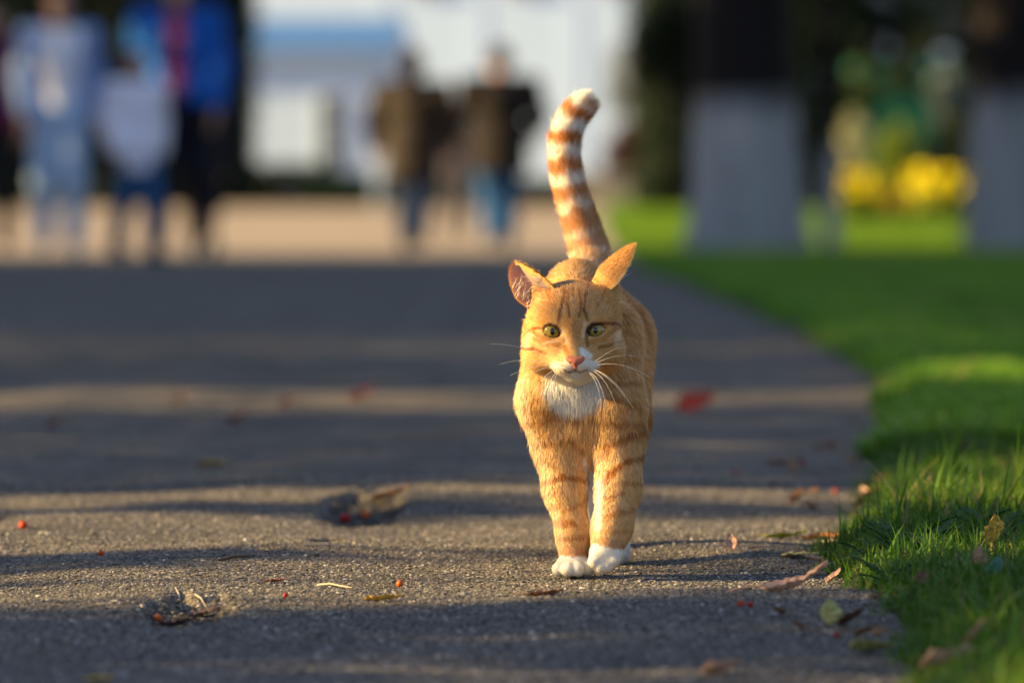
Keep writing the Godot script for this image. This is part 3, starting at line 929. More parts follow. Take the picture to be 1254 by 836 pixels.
func person(label: String, where: Vector3, turn: float, tall: float, c: Dictionary, stride: float, group: String) -> Node3D:
	var o := thing("person", label, "person", where, group)
	o.rotation.y = turn
	var s: float = tall / 1.70
	var stout: float = c.get("stout", 1.0)
	var J := {}
	for k in [-1, 1]:
		var w: float = stride * k
		J[["hipL", "", "hipR"][k + 1]] = Vector3(0.085 * k, 0.90, 0)
		J[["kneeL", "", "kneeR"][k + 1]] = Vector3(0.10 * k, 0.485, 0.06 + 0.14 * w)
		J[["ankL", "", "ankR"][k + 1]] = Vector3(0.10 * k, 0.085 + (0.05 if w < 0.0 else 0.0), 0.30 * w - 0.02)
		J[["shoL", "", "shoR"][k + 1]] = Vector3(0.175 * k * stout, 1.395, -0.01)
		J[["elbL", "", "elbR"][k + 1]] = Vector3(0.225 * k * stout, 1.12, -0.03 - 0.10 * w)
		J[["wriL", "", "wriR"][k + 1]] = Vector3(0.215 * k * stout, 0.90, 0.05 - 0.16 * w + c.get("lift", 0.0) * 0.2) + Vector3(0, c.get("lift", 0.0) * 0.2, 0)
	for key in J:
		J[key] *= s
	var lo := Vector3(-0.36, -0.02, -0.40) * s * maxf(1.0, stout)
	var hi := Vector3(0.36, 1.56, 0.42) * s * maxf(1.0, stout)
	var body := Buf.new()
	var f := Field.new(lo, hi, 0.022, 0.018)
	limbs(f, J, s, 0.0, stout, true, true)
	f.finish()
	f.build(body)
	for k in [-1, 1]:
		var wr: Vector3 = J[["wriL", "", "wriR"][k + 1]]
		var hb := Basis(Vector3.UP, -PI / 2 * k + 1.2) if k < 0 else Basis(Vector3.UP, 0.2)
		body.add(hand_buf, Transform3D(hb.scaled(Vector3.ONE * s), wr))
	body.add(head_buf, Transform3D(Basis(Vector3.RIGHT, c.get("nod", 0.0)).scaled(Vector3.ONE * s * c.get("head", 1.0)), Vector3(0, 1.585 * s, 0.015)))
	for j in body.c.size():
		body.c[j] = body.c[j] * (c.skin as Color)
	put("body", body.mesh(), M.skin, o)
	for k in [-1, 1]:
		var e := Buf.new()
		var hs: float = s * c.get("head", 1.0)
		ball(e, Vector3(0, 1.585 * s, 0.015) + Basis(Vector3.RIGHT, c.get("nod", 0.0)) * Vector3(0.031 * k, 0.004, 0.068) * hs, 0.0125 * hs, lin(0.7, 0.68, 0.65), lin(0.05, 0.035, 0.025))
		put("eye", e.mesh(), M.eye, o)
	# trousers
	f = Field.new(lo, Vector3(hi.x, 1.06 * s, hi.z), 0.020, 0.018)
	limbs(f, J, s, 0.014 * c.get("loose", 1.0), stout, false, true)
	f.finish()
	f.cut(func(p: Vector3) -> float: return maxf(p.y - 1.0 * s, (0.11 if not c.has("short") else 0.42) * s - p.y))
	var tr := Buf.new()
	f.build(tr, c.trousers)
	put("trousers", tr.mesh(), M.cloth, o)
	# shirt or top, then a coat over it
	f = Field.new(Vector3(lo.x, 0.80 * s, lo.z), hi, 0.020, 0.018)
	limbs(f, J, s, 0.016, stout, true, false)
	f.finish()
	f.cut(func(p: Vector3) -> float: return maxf(maxf(p.y - 1.455 * s, 0.86 * s - p.y), (absf(p.x) - 0.27 * s * stout) if p.y < 1.18 * s else -1.0))
	var sh := Buf.new()
	f.build(sh, c.top)
	put("shirt", sh.mesh(), M.cloth, o)
	if c.has("coat"):
		var hem: float = c.get("hem", 0.82)
		var open: float = c.get("open", 0.0)
		f = Field.new(Vector3(lo.x, (hem - 0.06) * s, lo.z), hi, 0.020, 0.018)
		limbs(f, J, s, 0.036, stout, true, false)
		if hem < 0.8:
			f.cap(Vector3(0, 0.95, -0.01) * s, Vector3(0, hem, -0.02) * s, 0.15 * s * stout, 0.17 * s * stout)
		f.finish()
		f.cut(func(p: Vector3) -> float:
			var k := maxf(p.y - 1.475 * s, hem * s - p.y)
			if open > 0.0 and p.z > 0.0:
				k = maxf(k, open * s - absf(p.x))
			return k)
		var ct := Buf.new()
		f.build(ct, c.coat)
		put("jacket", ct.mesh(), M.cloth, o)
	# shoes
	for k in [-1, 1]:
		var an: Vector3 = J[["ankL", "", "ankR"][k + 1]]
		var g := Field.new(an + Vector3(-0.09, -0.12, -0.12), an + Vector3(0.09, 0.07, 0.25), 0.012, 0.010)
		g.cap(an + Vector3(0, -0.045, -0.03) , an + Vector3(0.01 * k, -0.055, 0.16), 0.034, 0.026)
		g.cap(an + Vector3(0, 0.01, -0.02), an + Vector3(0, -0.04, 0.04), 0.040, 0.034)
		g.finish()
		var base_y := an.y - 0.083
		g.cut(func(p: Vector3) -> float: return base_y - p.y)
		var sb := Buf.new()
		g.build(sb, c.shoes)
		put("shoe", sb.mesh(), M.skin, o)
	# hair
	var hc := Vector3(0, 1.585 * s, 0.015)
	var hk: float = s * c.get("head", 1.0)
	f = Field.new(hc + Vector3(-0.14, -0.30, -0.18) * hk, hc + Vector3(0.14, 0.17, 0.15) * hk, 0.012, 0.010)
	f.ell(hc + Vector3(0, 0.040, -0.022) * hk, Vector3(0.080, 0.090, 0.092) * hk)
	if c.get("long", false):
		f.cap(hc + Vector3(0, -0.02, -0.07) * hk, hc + Vector3(0, -0.22, -0.085) * hk, 0.07 * hk, 0.055 * hk)
	f.finish()
	f.cut(func(p: Vector3) -> float:
		var q := (p - hc) / hk
		return minf(minf(q.z - 0.01, 0.062 - q.y + 0.25 * absf(q.x)), 1.0))
	var hr := Buf.new()
	f.build(hr, c.hair)
	put("hair", hr.mesh(), M.cloth, o)
	return o

func ball(b: Buf, c: Vector3, r: float, white: Color, iris: Color) -> void:
	var s := b.v.size()
	for y in 9:
		for x in 12:
			var a := PI * y / 8.0
			var q := TAU * x / 12.0
			var n := Vector3(sin(a) * cos(q), sin(a) * sin(q), cos(a))
			b.vert(c + n * r, n, iris if y < 2 else white)
	for y in 8:
		for x in 12:
			b.quad(s + y * 12 + x, s + y * 12 + (x + 1) % 12, s + (y + 1) * 12 + (x + 1) % 12, s + (y + 1) * 12 + x)

func limbs(f: Field, J: Dictionary, s: float, grow: float, stout: float, upper: bool, lower: bool) -> void:
	if upper:
		f.ell(Vector3(0, 1.24, -0.01) * s, Vector3(0.150 * stout * s + grow, 0.19 * s, 0.098 * stout * s + grow))
		f.ell(Vector3(0, 1.02, 0.0) * s, Vector3(0.128 * stout * s + grow, 0.16 * s, 0.092 * stout * s + grow))
		f.cap(Vector3(0, 1.40, -0.02) * s, Vector3(0, 1.50, -0.01) * s, 0.055 * s + grow * 0.6, 0.046 * s + grow * 0.4)
		f.cap(J.shoL, J.shoR, 0.048 * s + grow, 0.048 * s + grow)
		for k in ["L", "R"]:
			f.cap(J["sho" + k], J["elb" + k], 0.050 * s + grow, 0.038 * s + grow)
			f.cap(J["elb" + k], J["wri" + k], 0.037 * s + grow, 0.024 * s + grow)
	if upper or lower:
		f.ell(Vector3(0, 0.93, -0.01) * s, Vector3(0.152 * stout * s + grow, 0.11 * s, 0.105 * stout * s + grow))
	if lower:
		for k in ["L", "R"]:
			f.cap(J["hip" + k], J["knee" + k], 0.078 * s * stout + grow, 0.052 * s + grow)
			f.cap(J["knee" + k], J["ank" + k], 0.052 * s + grow, 0.032 * s + grow * 1.3)

func people() -> void:
	make_head()
	make_hand()
	var walkers := "people strolling on the plaza"
	var pale := lin(0.50, 0.30, 0.21)
	var spot := func(px: float, d: float) -> Vector3:
		var p := at(px, 300, d)
		p.y = height(p.x, d) + 0.005
		return p
	person("woman in white top, open denim jacket and pale blue jeans walking left", spot.call(72, 31.0), 0.05, 1.70, {"skin": pale, "trousers": lin(0.46, 0.66, 0.92), "top": lin(0.88, 0.89, 0.95), "coat": lin(0.24, 0.36, 0.66), "open": 0.15, "shoes": lin(0.6, 0.6, 0.66), "hair": lin(0.10, 0.05, 0.025), "long": true, "hem": 0.92, "loose": 1.8}, 0.3, walkers)
	person("person in a plum coloured jacket cut by the left photo edge", spot.call(-12, 32.5), 0.1, 1.66, {"skin": pale, "trousers": lin(0.015, 0.018, 0.02), "top": lin(0.10, 0.02, 0.06), "coat": lin(0.13, 0.02, 0.08), "shoes": lin(0.02, 0.02, 0.02), "hair": lin(0.02, 0.015, 0.01)}, -0.5, walkers)
	person("man in blue jacket over a crimson shirt with black trousers", spot.call(217, 30.5), -0.05, 1.80, {"skin": pale, "trousers": lin(0.008, 0.011, 0.018), "top": lin(0.26, 0.03, 0.09), "coat": lin(0.014, 0.11, 0.46), "open": 0.06, "shoes": lin(0.05, 0.055, 0.07), "hair": lin(0.03, 0.02, 0.012), "stout": 1.12, "hem": 0.86, "loose": 1.8}, -0.5, walkers)
	person("child in a loose white shirt and blue jeans beside the man in blue", spot.call(166, 30.0), 0.5, 1.26, {"skin": pale, "trousers": lin(0.03, 0.10, 0.22), "top": lin(0.85, 0.83, 0.95), "coat": lin(0.85, 0.83, 0.95), "shoes": lin(0.04, 0.05, 0.08), "hair": lin(0.09, 0.04, 0.02), "head": 1.18, "hem": 0.72, "stout": 1.05, "loose": 1.5}, 0.5, walkers)
	person("bare legged child in dark clothes half hidden behind the man in blue", spot.call(250, 33.5), 0.0, 1.12, {"skin": pale, "trousers": lin(0.02, 0.018, 0.018), "top": lin(0.02, 0.02, 0.022), "coat": lin(0.02, 0.02, 0.024), "shoes": lin(0.05, 0.04, 0.035), "hair": lin(0.02, 0.015, 0.01), "short": true, "head": 1.2}, 0.4, walkers)
	person("person seen from behind in long grey brown coat and navy trousers", spot.call(505, 38.0), 2.9, 1.52, {"skin": pale, "loose": 2.2, "trousers": lin(0.012, 0.028, 0.085), "top": lin(0.03, 0.026, 0.022), "coat": lin(0.036, 0.031, 0.025), "shoes": lin(0.01, 0.012, 0.02), "hair": lin(0.018, 0.014, 0.012), "head": 1.3, "hem": 0.62, "stout": 1.5, "long": true}, 0.5, walkers)
	person("person in a black jacket and blue jeans walking away centre", spot.call(612, 38.6), 3.3, 1.58, {"skin": pale, "loose": 2.2, "trousers": lin(0.02, 0.085, 0.25), "top": lin(0.02, 0.018, 0.016), "coat": lin(0.022, 0.019, 0.016), "shoes": lin(0.02, 0.03, 0.05), "hair": lin(0.03, 0.02, 0.015), "head": 1.25, "hem": 0.66, "stout": 1.5, "lift": 0.6}, -0.6, walkers)
	person("smaller person in mauve grey farther off between the two dark figures", spot.call(560, 50.0), 3.1, 1.36, {"skin": pale, "trousers": lin(0.06, 0.06, 0.08), "top": lin(0.10, 0.09, 0.11), "coat": lin(0.11, 0.10, 0.12), "shoes": lin(0.02, 0.02, 0.03), "hair": lin(0.05, 0.04, 0.035)}, 0.4, walkers)

# ------------------------------------------------------------------ fallen leaves, berries, twigs, weeds

func spot_on_path(px: float, py: float) -> Vector3:
	var d := EYE_HEIGHT * FOCAL / (py - 232.0)
	for k in 4:
		var x := (px - 627.0) / FOCAL * d
		var y := height(x, d) if x < path_edge(d) else soil(x, d)
		d = (EYE_HEIGHT - y) * FOCAL / (py - 232.0)
	var xx := (px - 627.0) / FOCAL * d
	return Vector3(xx, height(xx, d) if xx < path_edge(d) else soil(xx, d), -d)

func leaf_mesh(len_: float, wid: float, curl: float, bend: float, lobes: int, c: Color, c2: Color, sd: int) -> Buf:
	var b := Buf.new()
	var nu := 22
	var nv := 10
	for j in nu + 1:
		var u := j / float(nu)
		var w := wid * pow(sin(PI * pow(u, 0.75)), 0.8) * (1.0 - 0.25 * u) + 0.0004
		if lobes > 0:
			w *= 0.72 + 0.28 * absf(cos(PI * lobes * u)) + 0.04 * fine.get_noise_2d(u * 30.0, sd)
		else:
			w *= 1.0 + 0.05 * fine.get_noise_2d(u * 24.0, sd)
		for k in nv + 1:
			var s := k / float(nv) * 2.0 - 1.0
			var ang := s * curl
			var x := w * (sin(ang) / curl if absf(curl) > 0.01 else s)
			var y := w * ((1.0 - cos(ang)) / curl if absf(curl) > 0.01 else 0.0)
			y += bend * len_ * (u - 0.25) * (u - 0.25) + 0.035 * len_ * fine.get_noise_2d(u * 5.0 + sd, s * 3.0)
			y -= 0.010 * len_ * exp(-pow(s / 0.12, 2.0))
			var vein := 0.0
			var q := fposmod(u * 9.0 - absf(s) * 1.6, 1.0)
			if q < 0.13:
				vein = 0.35
			if absf(s) < 0.09:
				vein = 0.6
			var t := clampf(0.5 + 0.8 * fine.get_noise_2d(u * 7.0 + 3.1 * sd, s * 4.0), 0.0, 1.0)
			var col := c.lerp(c2, t).lerp(c * 1.25, vein)
			if fine.get_noise_2d(u * 26.0 + sd, s * 18.0) > 0.62:
				col = col * 0.45
			b.vert(Vector3(x, y, u * len_), Vector3.UP, col)
	for j in nu + 1:
		for k in nv + 1:
			var m := nv + 1
			var dx: Vector3 = b.v[j * m + mini(k + 1, nv)] - b.v[j * m + maxi(k - 1, 0)]
			var dz: Vector3 = b.v[mini(j + 1, nu) * m + k] - b.v[maxi(j - 1, 0) * m + k]
			b.n[j * m + k] = dz.cross(dx).normalized()
	for j in nu:
		for k in nv:
			var q := j * (nv + 1) + k
			b.quad(q, q + 1, q + nv + 2, q + nv + 1)
	return b

func leaf(label: String, px: float, py: float, len_: float, wid: float, curl: float, bend: float, lobes: int, turn: Vector3, c: Color, c2: Color, stem: float, lift := 0.0, group := "fallen leaves") -> Node3D:
	var p := spot_on_path(px, py)
	var o := thing("fallen_leaf", label, "leaf", p + Vector3(0, lift, 0), group)
	o.rotation_degrees = turn
	var sd := int(px) % 37
	var b := leaf_mesh(len_, wid, curl, bend, lobes, c, c2, sd)
	var sh := Buf.new()
	var y := bend * len_ * 0.0625
	var path := []
	var rad := []
	for k in 7:
		var t := k / 6.0
		path.append(Vector3(0.10 * stem * sin(t * 2.6 + sd), y + 0.16 * stem * t * (0.6 - t) + 0.0008, 0.04 * len_ - t * (stem + 0.04 * len_)))
		rad.append(lerpf(0.0009, 0.0006, t) * clampf(len_ / 0.05, 0.5, 1.3))
	if stem > 0.0:
		sh.tube(path, rad, 6, c2.lerp(lin(0.35, 0.16, 0.06), 0.5))
	# lowest point rests on the ground
	var low := 1e9
	for q in b.v:
		low = minf(low, (o.basis * q).y)
	o.position.y -= low - 0.0008
	put("blade", b.mesh(), M.dry, o)
	if stem > 0.0:
		put("stem", sh.mesh(), M.dry, o)
	return o

func litter() -> void:
	var tan_ := lin(0.46, 0.27, 0.18)
	var tan2 := lin(0.56, 0.36, 0.26)
	var yel := lin(0.62, 0.36, 0.04)
	var yel2 := lin(0.70, 0.50, 0.12)
	var yg := lin(0.36, 0.36, 0.08)
	var yg2 := lin(0.52, 0.50, 0.20)
	var brown := lin(0.11, 0.05, 0.03)
	var brown2 := lin(0.20, 0.10, 0.06)
	var red := lin(0.40, 0.035, 0.02)
	var red2 := lin(0.52, 0.07, 0.03)
	leaf("pinkish tan curled leaf with long thin stem right of the cat", 932, 726, 0.068, 0.012, 1.3, 0.6, 0, Vector3(-6, 84, 14), lin(0.60, 0.37, 0.26), lin(0.68, 0.45, 0.33), 0.038)
	leaf("yellow green oval leaf standing on edge beside the grass", 1020, 768, 0.025, 0.0125, 0.5, 0.2, 0, Vector3(-72, -35, 12), lin(0.46, 0.45, 0.14), lin(0.60, 0.58, 0.28), 0.0)
	leaf("small yellow leaf lying flat on the asphalt left of the cat", 446, 737, 0.038, 0.009, 0.8, 0.25, 0, Vector3(0, 80, -12), yel, lin(0.62, 0.46, 0.14), 0.003)
	leaf("dark brown shrivelled leaf just in front of the cat's paws", 645, 732, 0.036, 0.008, 1.2, 0.3, 0, Vector3(0, 84, 0), brown, brown2, 0.012)
	leaf("blurred tan leaf near the bottom edge right of centre", 862, 827, 0.034, 0.012, 0.9, 0.35, 0, Vector3(-8, 74, -25), tan_, tan2, 0.004)
	leaf("blurred pale yellow green leaf lying at the grass edge", 1040, 800, 0.040, 0.014, 0.6, 0.2, 0, Vector3(0, 80, -25), yg, yg2, 0.0)
	leaf("large blurred tan leaf in the corner grass at the bottom", 1128, 838, 0.046, 0.015, 0.7, 0.3, 0, Vector3(-12, 70, -35), tan2, tan2, 0.0, 0.012)
	leaf("narrow tan leaf leaning upright in the corner grass", 1180, 815, 0.030, 0.008, 0.7, 0.3, 0, Vector3(-40, 60, 0), tan2, tan_, 0.0, 0.015)
	leaf("broad yellow leaf caught upright in the tall grass", 1217, 700, 0.034, 0.017, 0.4, 0.2, 2, Vector3(-55, 10, 25), yel2, yel, 0.006, 0.022)
	leaf("small pinkish leaf below the broad yellow one in the grass", 1203, 712, 0.022, 0.009, 0.7, 0.2, 0, Vector3(-60, -20, 0), tan2, tan_, 0.0, 0.012)
	leaf("pale teal green leaf in the grass near the right edge", 1216, 722, 0.024, 0.011, 0.6, 0.2, 0, Vector3(-50, 30, 0), lin(0.12, 0.30, 0.24), lin(0.18, 0.38, 0.30), 0.0, 0.012)
	leaf("small tan leaf tucked under the grass edge", 1066, 742, 0.018, 0.008, 0.8, 0.3, 0, Vector3(-25, 60, 0), tan2, tan_, 0.0, 0.004)
	leaf("long orange brown leaf lying along the sunny grass edge", 985, 662, 0.062, 0.008, 0.9, 0.25, 0, Vector3(0, 88, 10), lin(0.5, 0.22, 0.07), lin(0.42, 0.16, 0.05), 0.01)
	leaf("yellow green leaf touching the long orange brown one", 938, 660, 0.046, 0.011, 0.5, 0.3, 2, Vector3(0, 84, -10), lin(0.20, 0.28, 0.03), lin(0.30, 0.34, 0.05), 0.012)
	leaf("pale yellow leaf lying flat in the sun band", 958, 683, 0.040, 0.013, 0.4, 0.1, 0, Vector3(0, 82, 0), lin(0.62, 0.45, 0.14), lin(0.6, 0.5, 0.2), 0.0)
	leaf("rusty curled leaf at the foot of the tall grass clump", 1042, 668, 0.030, 0.014, 1.0, 0.3, 0, Vector3(-25, 60, 0), lin(0.5, 0.22, 0.09), lin(0.4, 0.16, 0.07), 0.004, 0.003)
	leaf("dark brown curled leaf standing in the shade near the lawn", 968, 616, 0.026, 0.016, 1.1, 0.7, 0, Vector3(-25, 80, 20), brown, brown2, 0.01)
	leaf("small tan leaf in the shade left of the lawn", 995, 551, 0.036, 0.014, 0.8, 0.3, 0, Vector3(-12, 80, 0), tan_, tan2, 0.0)
	leaf("flat brown orange leaf in the shade left of the lawn", 940, 570, 0.05, 0.018, 0.6, 0.2, 0, Vector3(0, 80, 0), lin(0.30, 0.15, 0.08), tan_, 0.0)
	leaf("brown leaf sticking up out of the shaded lawn", 1168, 578, 0.030, 0.014, 0.9, 0.4, 0, Vector3(-30, 80, 0), brown2, brown, 0.0, 0.02)
	leaf("large dark brown leaf of the heap at the lawn edge", 1052, 612, 0.036, 0.022, 1.0, 0.4, 2, Vector3(-12, 70, 0), brown, brown2, 0.0)
	leaf("second brown leaf lying against the heap at the lawn edge", 1070, 606, 0.030, 0.018, 1.1, 0.4, 0, Vector3(-20, 110, 0), brown2, brown, 0.0, 0.01)
	leaf("rust brown leaf in front of the heap at the lawn edge", 1050, 622, 0.03, 0.014, 0.8, 0.4, 0, Vector3(-20, 40, 0), lin(0.22, 0.08, 0.04), brown, 0.0)
	leaf("pale tan leaf in the sunlit grass clump", 1125, 640, 0.032, 0.012, 0.6, 0.3, 0, Vector3(-45, 70, 0), lin(0.5, 0.33, 0.16), tan2, 0.0, 0.03)
	leaf("bright red leaf lying on the sun stripe right of the cat", 828, 508, 0.075, 0.034, 0.5, 0.3, 3, Vector3(-10, 84, 35), red, red2, 0.0)
	leaf("red leaf on the sun stripe left of the cat", 425, 492, 0.06, 0.028, 0.7, 0.4, 2, Vector3(-15, 84, 0), red, red2, 0.0)
	leaf("smaller red orange leaf farther left on the sun stripe", 340, 496, 0.04, 0.02, 0.7, 0.4, 0, Vector3(-15, 84, 0), lin(0.45, 0.1, 0.03), red2, 0.0)
	leaf("deep red leaf just below the sun stripe left of centre", 280, 516, 0.036, 0.022, 0.7, 0.6, 0, Vector3(-25, 84, 0), red, lin(0.3, 0.02, 0.02), 0.0)
	leaf("orange leaf on the sun stripe at left", 206, 496, 0.04, 0.018, 0.7, 0.4, 0, Vector3(-12, 84, 0), lin(0.5, 0.2, 0.05), red2, 0.0)
	leaf("dull red leaf near the left edge below the sun stripe", 56, 528, 0.03, 0.016, 0.7, 0.5, 0, Vector3(-20, 84, 0), lin(0.3, 0.05, 0.03), red, 0.0)
	leaf("yellowish leaf lying flat in the shade left of centre", 240, 568, 0.044, 0.018, 0.5, 0.1, 0, Vector3(0, 84, 0), lin(0.34, 0.27, 0.05), yel, 0.0)
	leaf("brown leaf resting in the far hollow of the path", 455, 612, 0.05, 0.014, 0.9, 0.3, 0, Vector3(-10, 84, 0), lin(0.18, 0.06, 0.04), brown2, 0.0, 0.006)
	leaf("thin dark red leaf lying left of the yellow leaf", 322, 715, 0.022, 0.006, 0.9, 0.3, 0, Vector3(0, 80, 0), lin(0.2, 0.05, 0.03), brown2, 0.0)
	leaf("yellow leaf cut by the bottom edge at left", 100, 836, 0.026, 0.010, 0.5, 0.2, 0, Vector3(0, 84, 0), yel, yel2, 0.0)
	leaf("dark dry leaf lying inside the near pothole", 190, 752, 0.04, 0.014, 0.9, 0.3, 0, Vector3(-6, 70, 0), brown, lin(0.16, 0.13, 0.12), 0.0)
	leaf("grey brown leaf flake lying inside the near pothole", 225, 756, 0.034, 0.012, 0.8, 0.3, 0, Vector3(-4, 110, 6), lin(0.16, 0.14, 0.13), brown, 0.0)
	leaf("small dark leaf by the edge of the grass at bottom", 1028, 768, 0.030, 0.013, 1.0, 0.3, 0, Vector3(-25, 70, 0), brown, brown, 0.0)
	leaf("rust coloured leaf scrap between the yellow green leaf and grass", 1048, 786, 0.024, 0.010, 0.8, 0.3, 0, Vector3(-20, 60, 0), lin(0.35, 0.15, 0.05), brown2, 0.0, 0.003)
	# a litter of small scraps along the grass edge, from near to far
	var order := ["nearest", "second nearest", "third nearest", "fourth nearest", "fifth nearest", "sixth nearest", "seventh nearest", "eighth nearest", "ninth nearest", "tenth nearest", "eleventh nearest", "twelfth nearest", "thirteenth nearest", "fourteenth nearest", "fifteenth nearest", "sixteenth nearest", "seventeenth nearest", "eighteenth nearest", "nineteenth nearest", "farthest"]
	for k in 20:
		var d := 4.15 + 0.165 * k + 0.1 * rng.randf()
		var on := k % 3 != 0
		var x := path_edge(d) - 0.005 - 0.11 * pow(rng.randf(), 2.0) * (1.0 if on else -0.8)
		var kind := int(rng.randf() * 3.99)
		leaf("%s leaf scrap %s, %s of the verge scraps" % [["dark brown", "tan", "rusty", "yellow green"][kind], "on the asphalt edge" if on else "in the edge grass", order[k]], 627.0 + x * FOCAL / d, 232.0 + EYE_HEIGHT * FOCAL / d, rng.randf_range(0.014, 0.028), rng.randf_range(0.005, 0.009), rng.randf_range(0.5, 1.3), 0.3, 0, Vector3(rng.randf_range(-30, 0), rng.randf() * 360.0, rng.randf_range(-20, 20)), [brown, tan_, lin(0.3, 0.13, 0.05), yg][kind], [brown2, tan2, lin(0.4, 0.2, 0.08), yel][kind], 0.0, 0.001 if on else 0.012, "leaf scraps along the grass edge")
	# rowan berries
	var bs := [[125, 681, 0.0042, "red rowan berry alone on the sunlit asphalt at left"], [489, 719, 0.0042, "orange rowan berry left of the small yellow leaf"], [188, 742, 0.0050, "orange berry on the rim of the near pothole"], [906, 744, 0.0042, "red berry of the pair below the curled tan leaf"], [917, 744, 0.0036, "smaller red berry of the pair below the curled tan leaf"], [348, 732, 0.0028, "tiny red berry right of the near pothole"], [420, 640, 0.0075, "dark red berry in the far hollow"], [450, 636, 0.0070, "orange red berry in the far hollow"], [1025, 782, 0.0034, "dark red berry below the yellow green leaf"], [25, 648, 0.006, "red berry near the left edge of the path"], [985, 571, 0.0042, "dull red berry in the shade near the lawn"], [1022, 604, 0.0042, "red berry in the shade beside the brown leaf heap"], [900, 580, 0.0042, "red berry in the shade right of the cat"], [640, 520, 0.005, "red berry in the shade behind the cat"]]
	for q in bs:
		var p := spot_on_path(q[0], q[1])
		var r: float = q[2] * 0.85
		var o := thing("berry", q[3], "berry", p, "rowan berries on the path")
		var b := Buf.new()
		var red_: Color = [lin(0.42, 0.05, 0.012), lin(0.50, 0.11, 0.015), lin(0.34, 0.02, 0.015)][0 if str(q[3]).begins_with("red") else (1 if "orange" in str(q[3]) else 2)]
		var s := 0
		for y in 9:
			for x in 14:
				var a := PI * y / 8.0
				var g := TAU * x / 14.0
				var n := Vector3(sin(a) * cos(g), cos(a) - 0.16 * exp(-a * a * 8.0), sin(a) * sin(g))
				b.vert(n * r * (1.0 + 0.16 * fine.get_noise_3d(n.x * 2.2 + r * 900, n.y * 2.2, n.z * 2.2)) + Vector3(0, r * 0.9, 0), n, red_ * (0.85 + 0.3 * rng.randf()))
		for y in 8:
			for x in 14:
				b.quad(s + y * 14 + x, s + y * 14 + (x + 1) % 14, s + (y + 1) * 14 + (x + 1) % 14, s + (y + 1) * 14 + x)
		put("fruit", b.mesh(), M.berry, o)
		var st := Buf.new()
		st.tube([Vector3(0, r * 1.7, 0), Vector3(r * 0.4, r * 2.2, r * 0.2)], [r * 0.10, r * 0.06], 5, lin(0.12, 0.07, 0.03))
		put("stalk", st.mesh(), M.dry, o)
		o.rotation.z = rng.randf_range(-1.0, 1.0)
	# twigs and straws
	var ts := [[388, 718, 430, 722, 0.0011, "pale dry straw lying left of the small yellow leaf", lin(0.5, 0.4, 0.28)], [268, 688, 312, 682, 0.0016, "dark twig lying in the sunlit band", lin(0.09, 0.06, 0.04)], [238, 728, 252, 738, 0.0008, "thin pale straw at the edge of the near pothole", lin(0.45, 0.38, 0.28)], [214, 722, 216, 738, 0.0008, "short upright straw at the near pothole", lin(0.4, 0.34, 0.26)], [1008, 664, 1062, 682, 0.0012, "pale twig leaning out of the grass clump", lin(0.55, 0.46, 0.34)]]
	for q in ts:
		var p := spot_on_path(q[0], q[1])
		var p2 := spot_on_path(q[2], q[3])
		var o := thing("twig", q[5], "twig", p, "twigs and straws")
		var d := p2 - p
		if absf(d.z) > 0.08:
			d.z *= 0.6
		var b := Buf.new()
		b.tube([Vector3(0, 0.001, 0), d * 0.35 + Vector3(0.001, 0.0035, 0.002), d * 0.7 + Vector3(0, 0.002, -0.002), d + Vector3(0, 0.0015, 0)], [q[4], q[4], q[4] * 0.9, q[4] * 0.5], 6, q[6], fine, 0.3, 300.0)
		put("stick", b.mesh(), M.dry, o)
	# serrated weeds creeping onto the path
	var wd := [[1072, 690, 0.048, "dark feathery weed creeping onto the path by the grass clump"], [1110, 680, 0.070, "feathery dark weed left in the middle of the grass clump"], [1165, 672, 0.075, "tall feathery weed in the grass clump's right part"], [1215, 668, 0.07, "feathery weed nearest the right photo edge"], [1090, 715, 0.05, "low feathery weed at the front of the grass clump"]]
	for q in wd:
		var p := spot_on_path(q[0], q[1])
		var o := thing("weed", q[3], "weed", p, "feathery weeds in the verge")
		for k in 9:
			var a := TAU * k / 9.0 + rng.randf() * 0.5
			var lb := Buf.new()
			var ll: float = q[2] * rng.randf_range(0.65, 1.05)
			var rise := rng.randf_range(0.35, 1.1)
			var col := lin(0.022, 0.075, 0.014).lerp(lin(0.04, 0.11, 0.02), rng.randf())
			var pts := []
			for j in 12:
				var t := j / 11.0
				pts.append(Vector3(0, ll * rise * (t - 0.45 * t * t), ll * t * 0.85))
			for j in 11:
				var t := j / 11.0
				var w := ll * 0.24 * sin(PI * clampf(t * 0.9 + 0.08, 0.0, 1.0)) * rng.randf_range(0.7, 1.2)
				for s in [-1.0, 1.0]:
					var m: Vector3 = pts[j]
					var tip := m + Vector3(s * w, ll * 0.02 + w * 0.25, w * 0.75)
					lb.flat([m, m + Vector3(s * w * 0.45, w * 0.12, w * 0.10), tip, m + Vector3(s * w * 0.3, w * 0.1, w * 0.55 + ll * 0.02)], col)
			lb.tube(pts, [0.0009, 0.0009, 0.0009, 0.0008, 0.0008, 0.0008, 0.0007, 0.0007, 0.0006, 0.0006, 0.0005, 0.0004], 4, col * 1.4)
			var lm := put("leaf", lb.mesh(), M.blade, o)
			lm.rotation.y = a

# ------------------------------------------------------------------ the cat

const CREAM := Color(0.74, 0.47, 0.20)
const GINGER := Color(0.57, 0.252, 0.056)
const DARK := Color(0.24, 0.072, 0.012)
const WHITE_FUR := Color(0.88, 0.84, 0.76)
const GREYISH := Color(0.27, 0.17, 0.09)
const PINK := Color(0.55, 0.22, 0.15)

func q(px: float, py: float, d: float) -> Vector3:
	return at(px, py, d) - CAT_AT

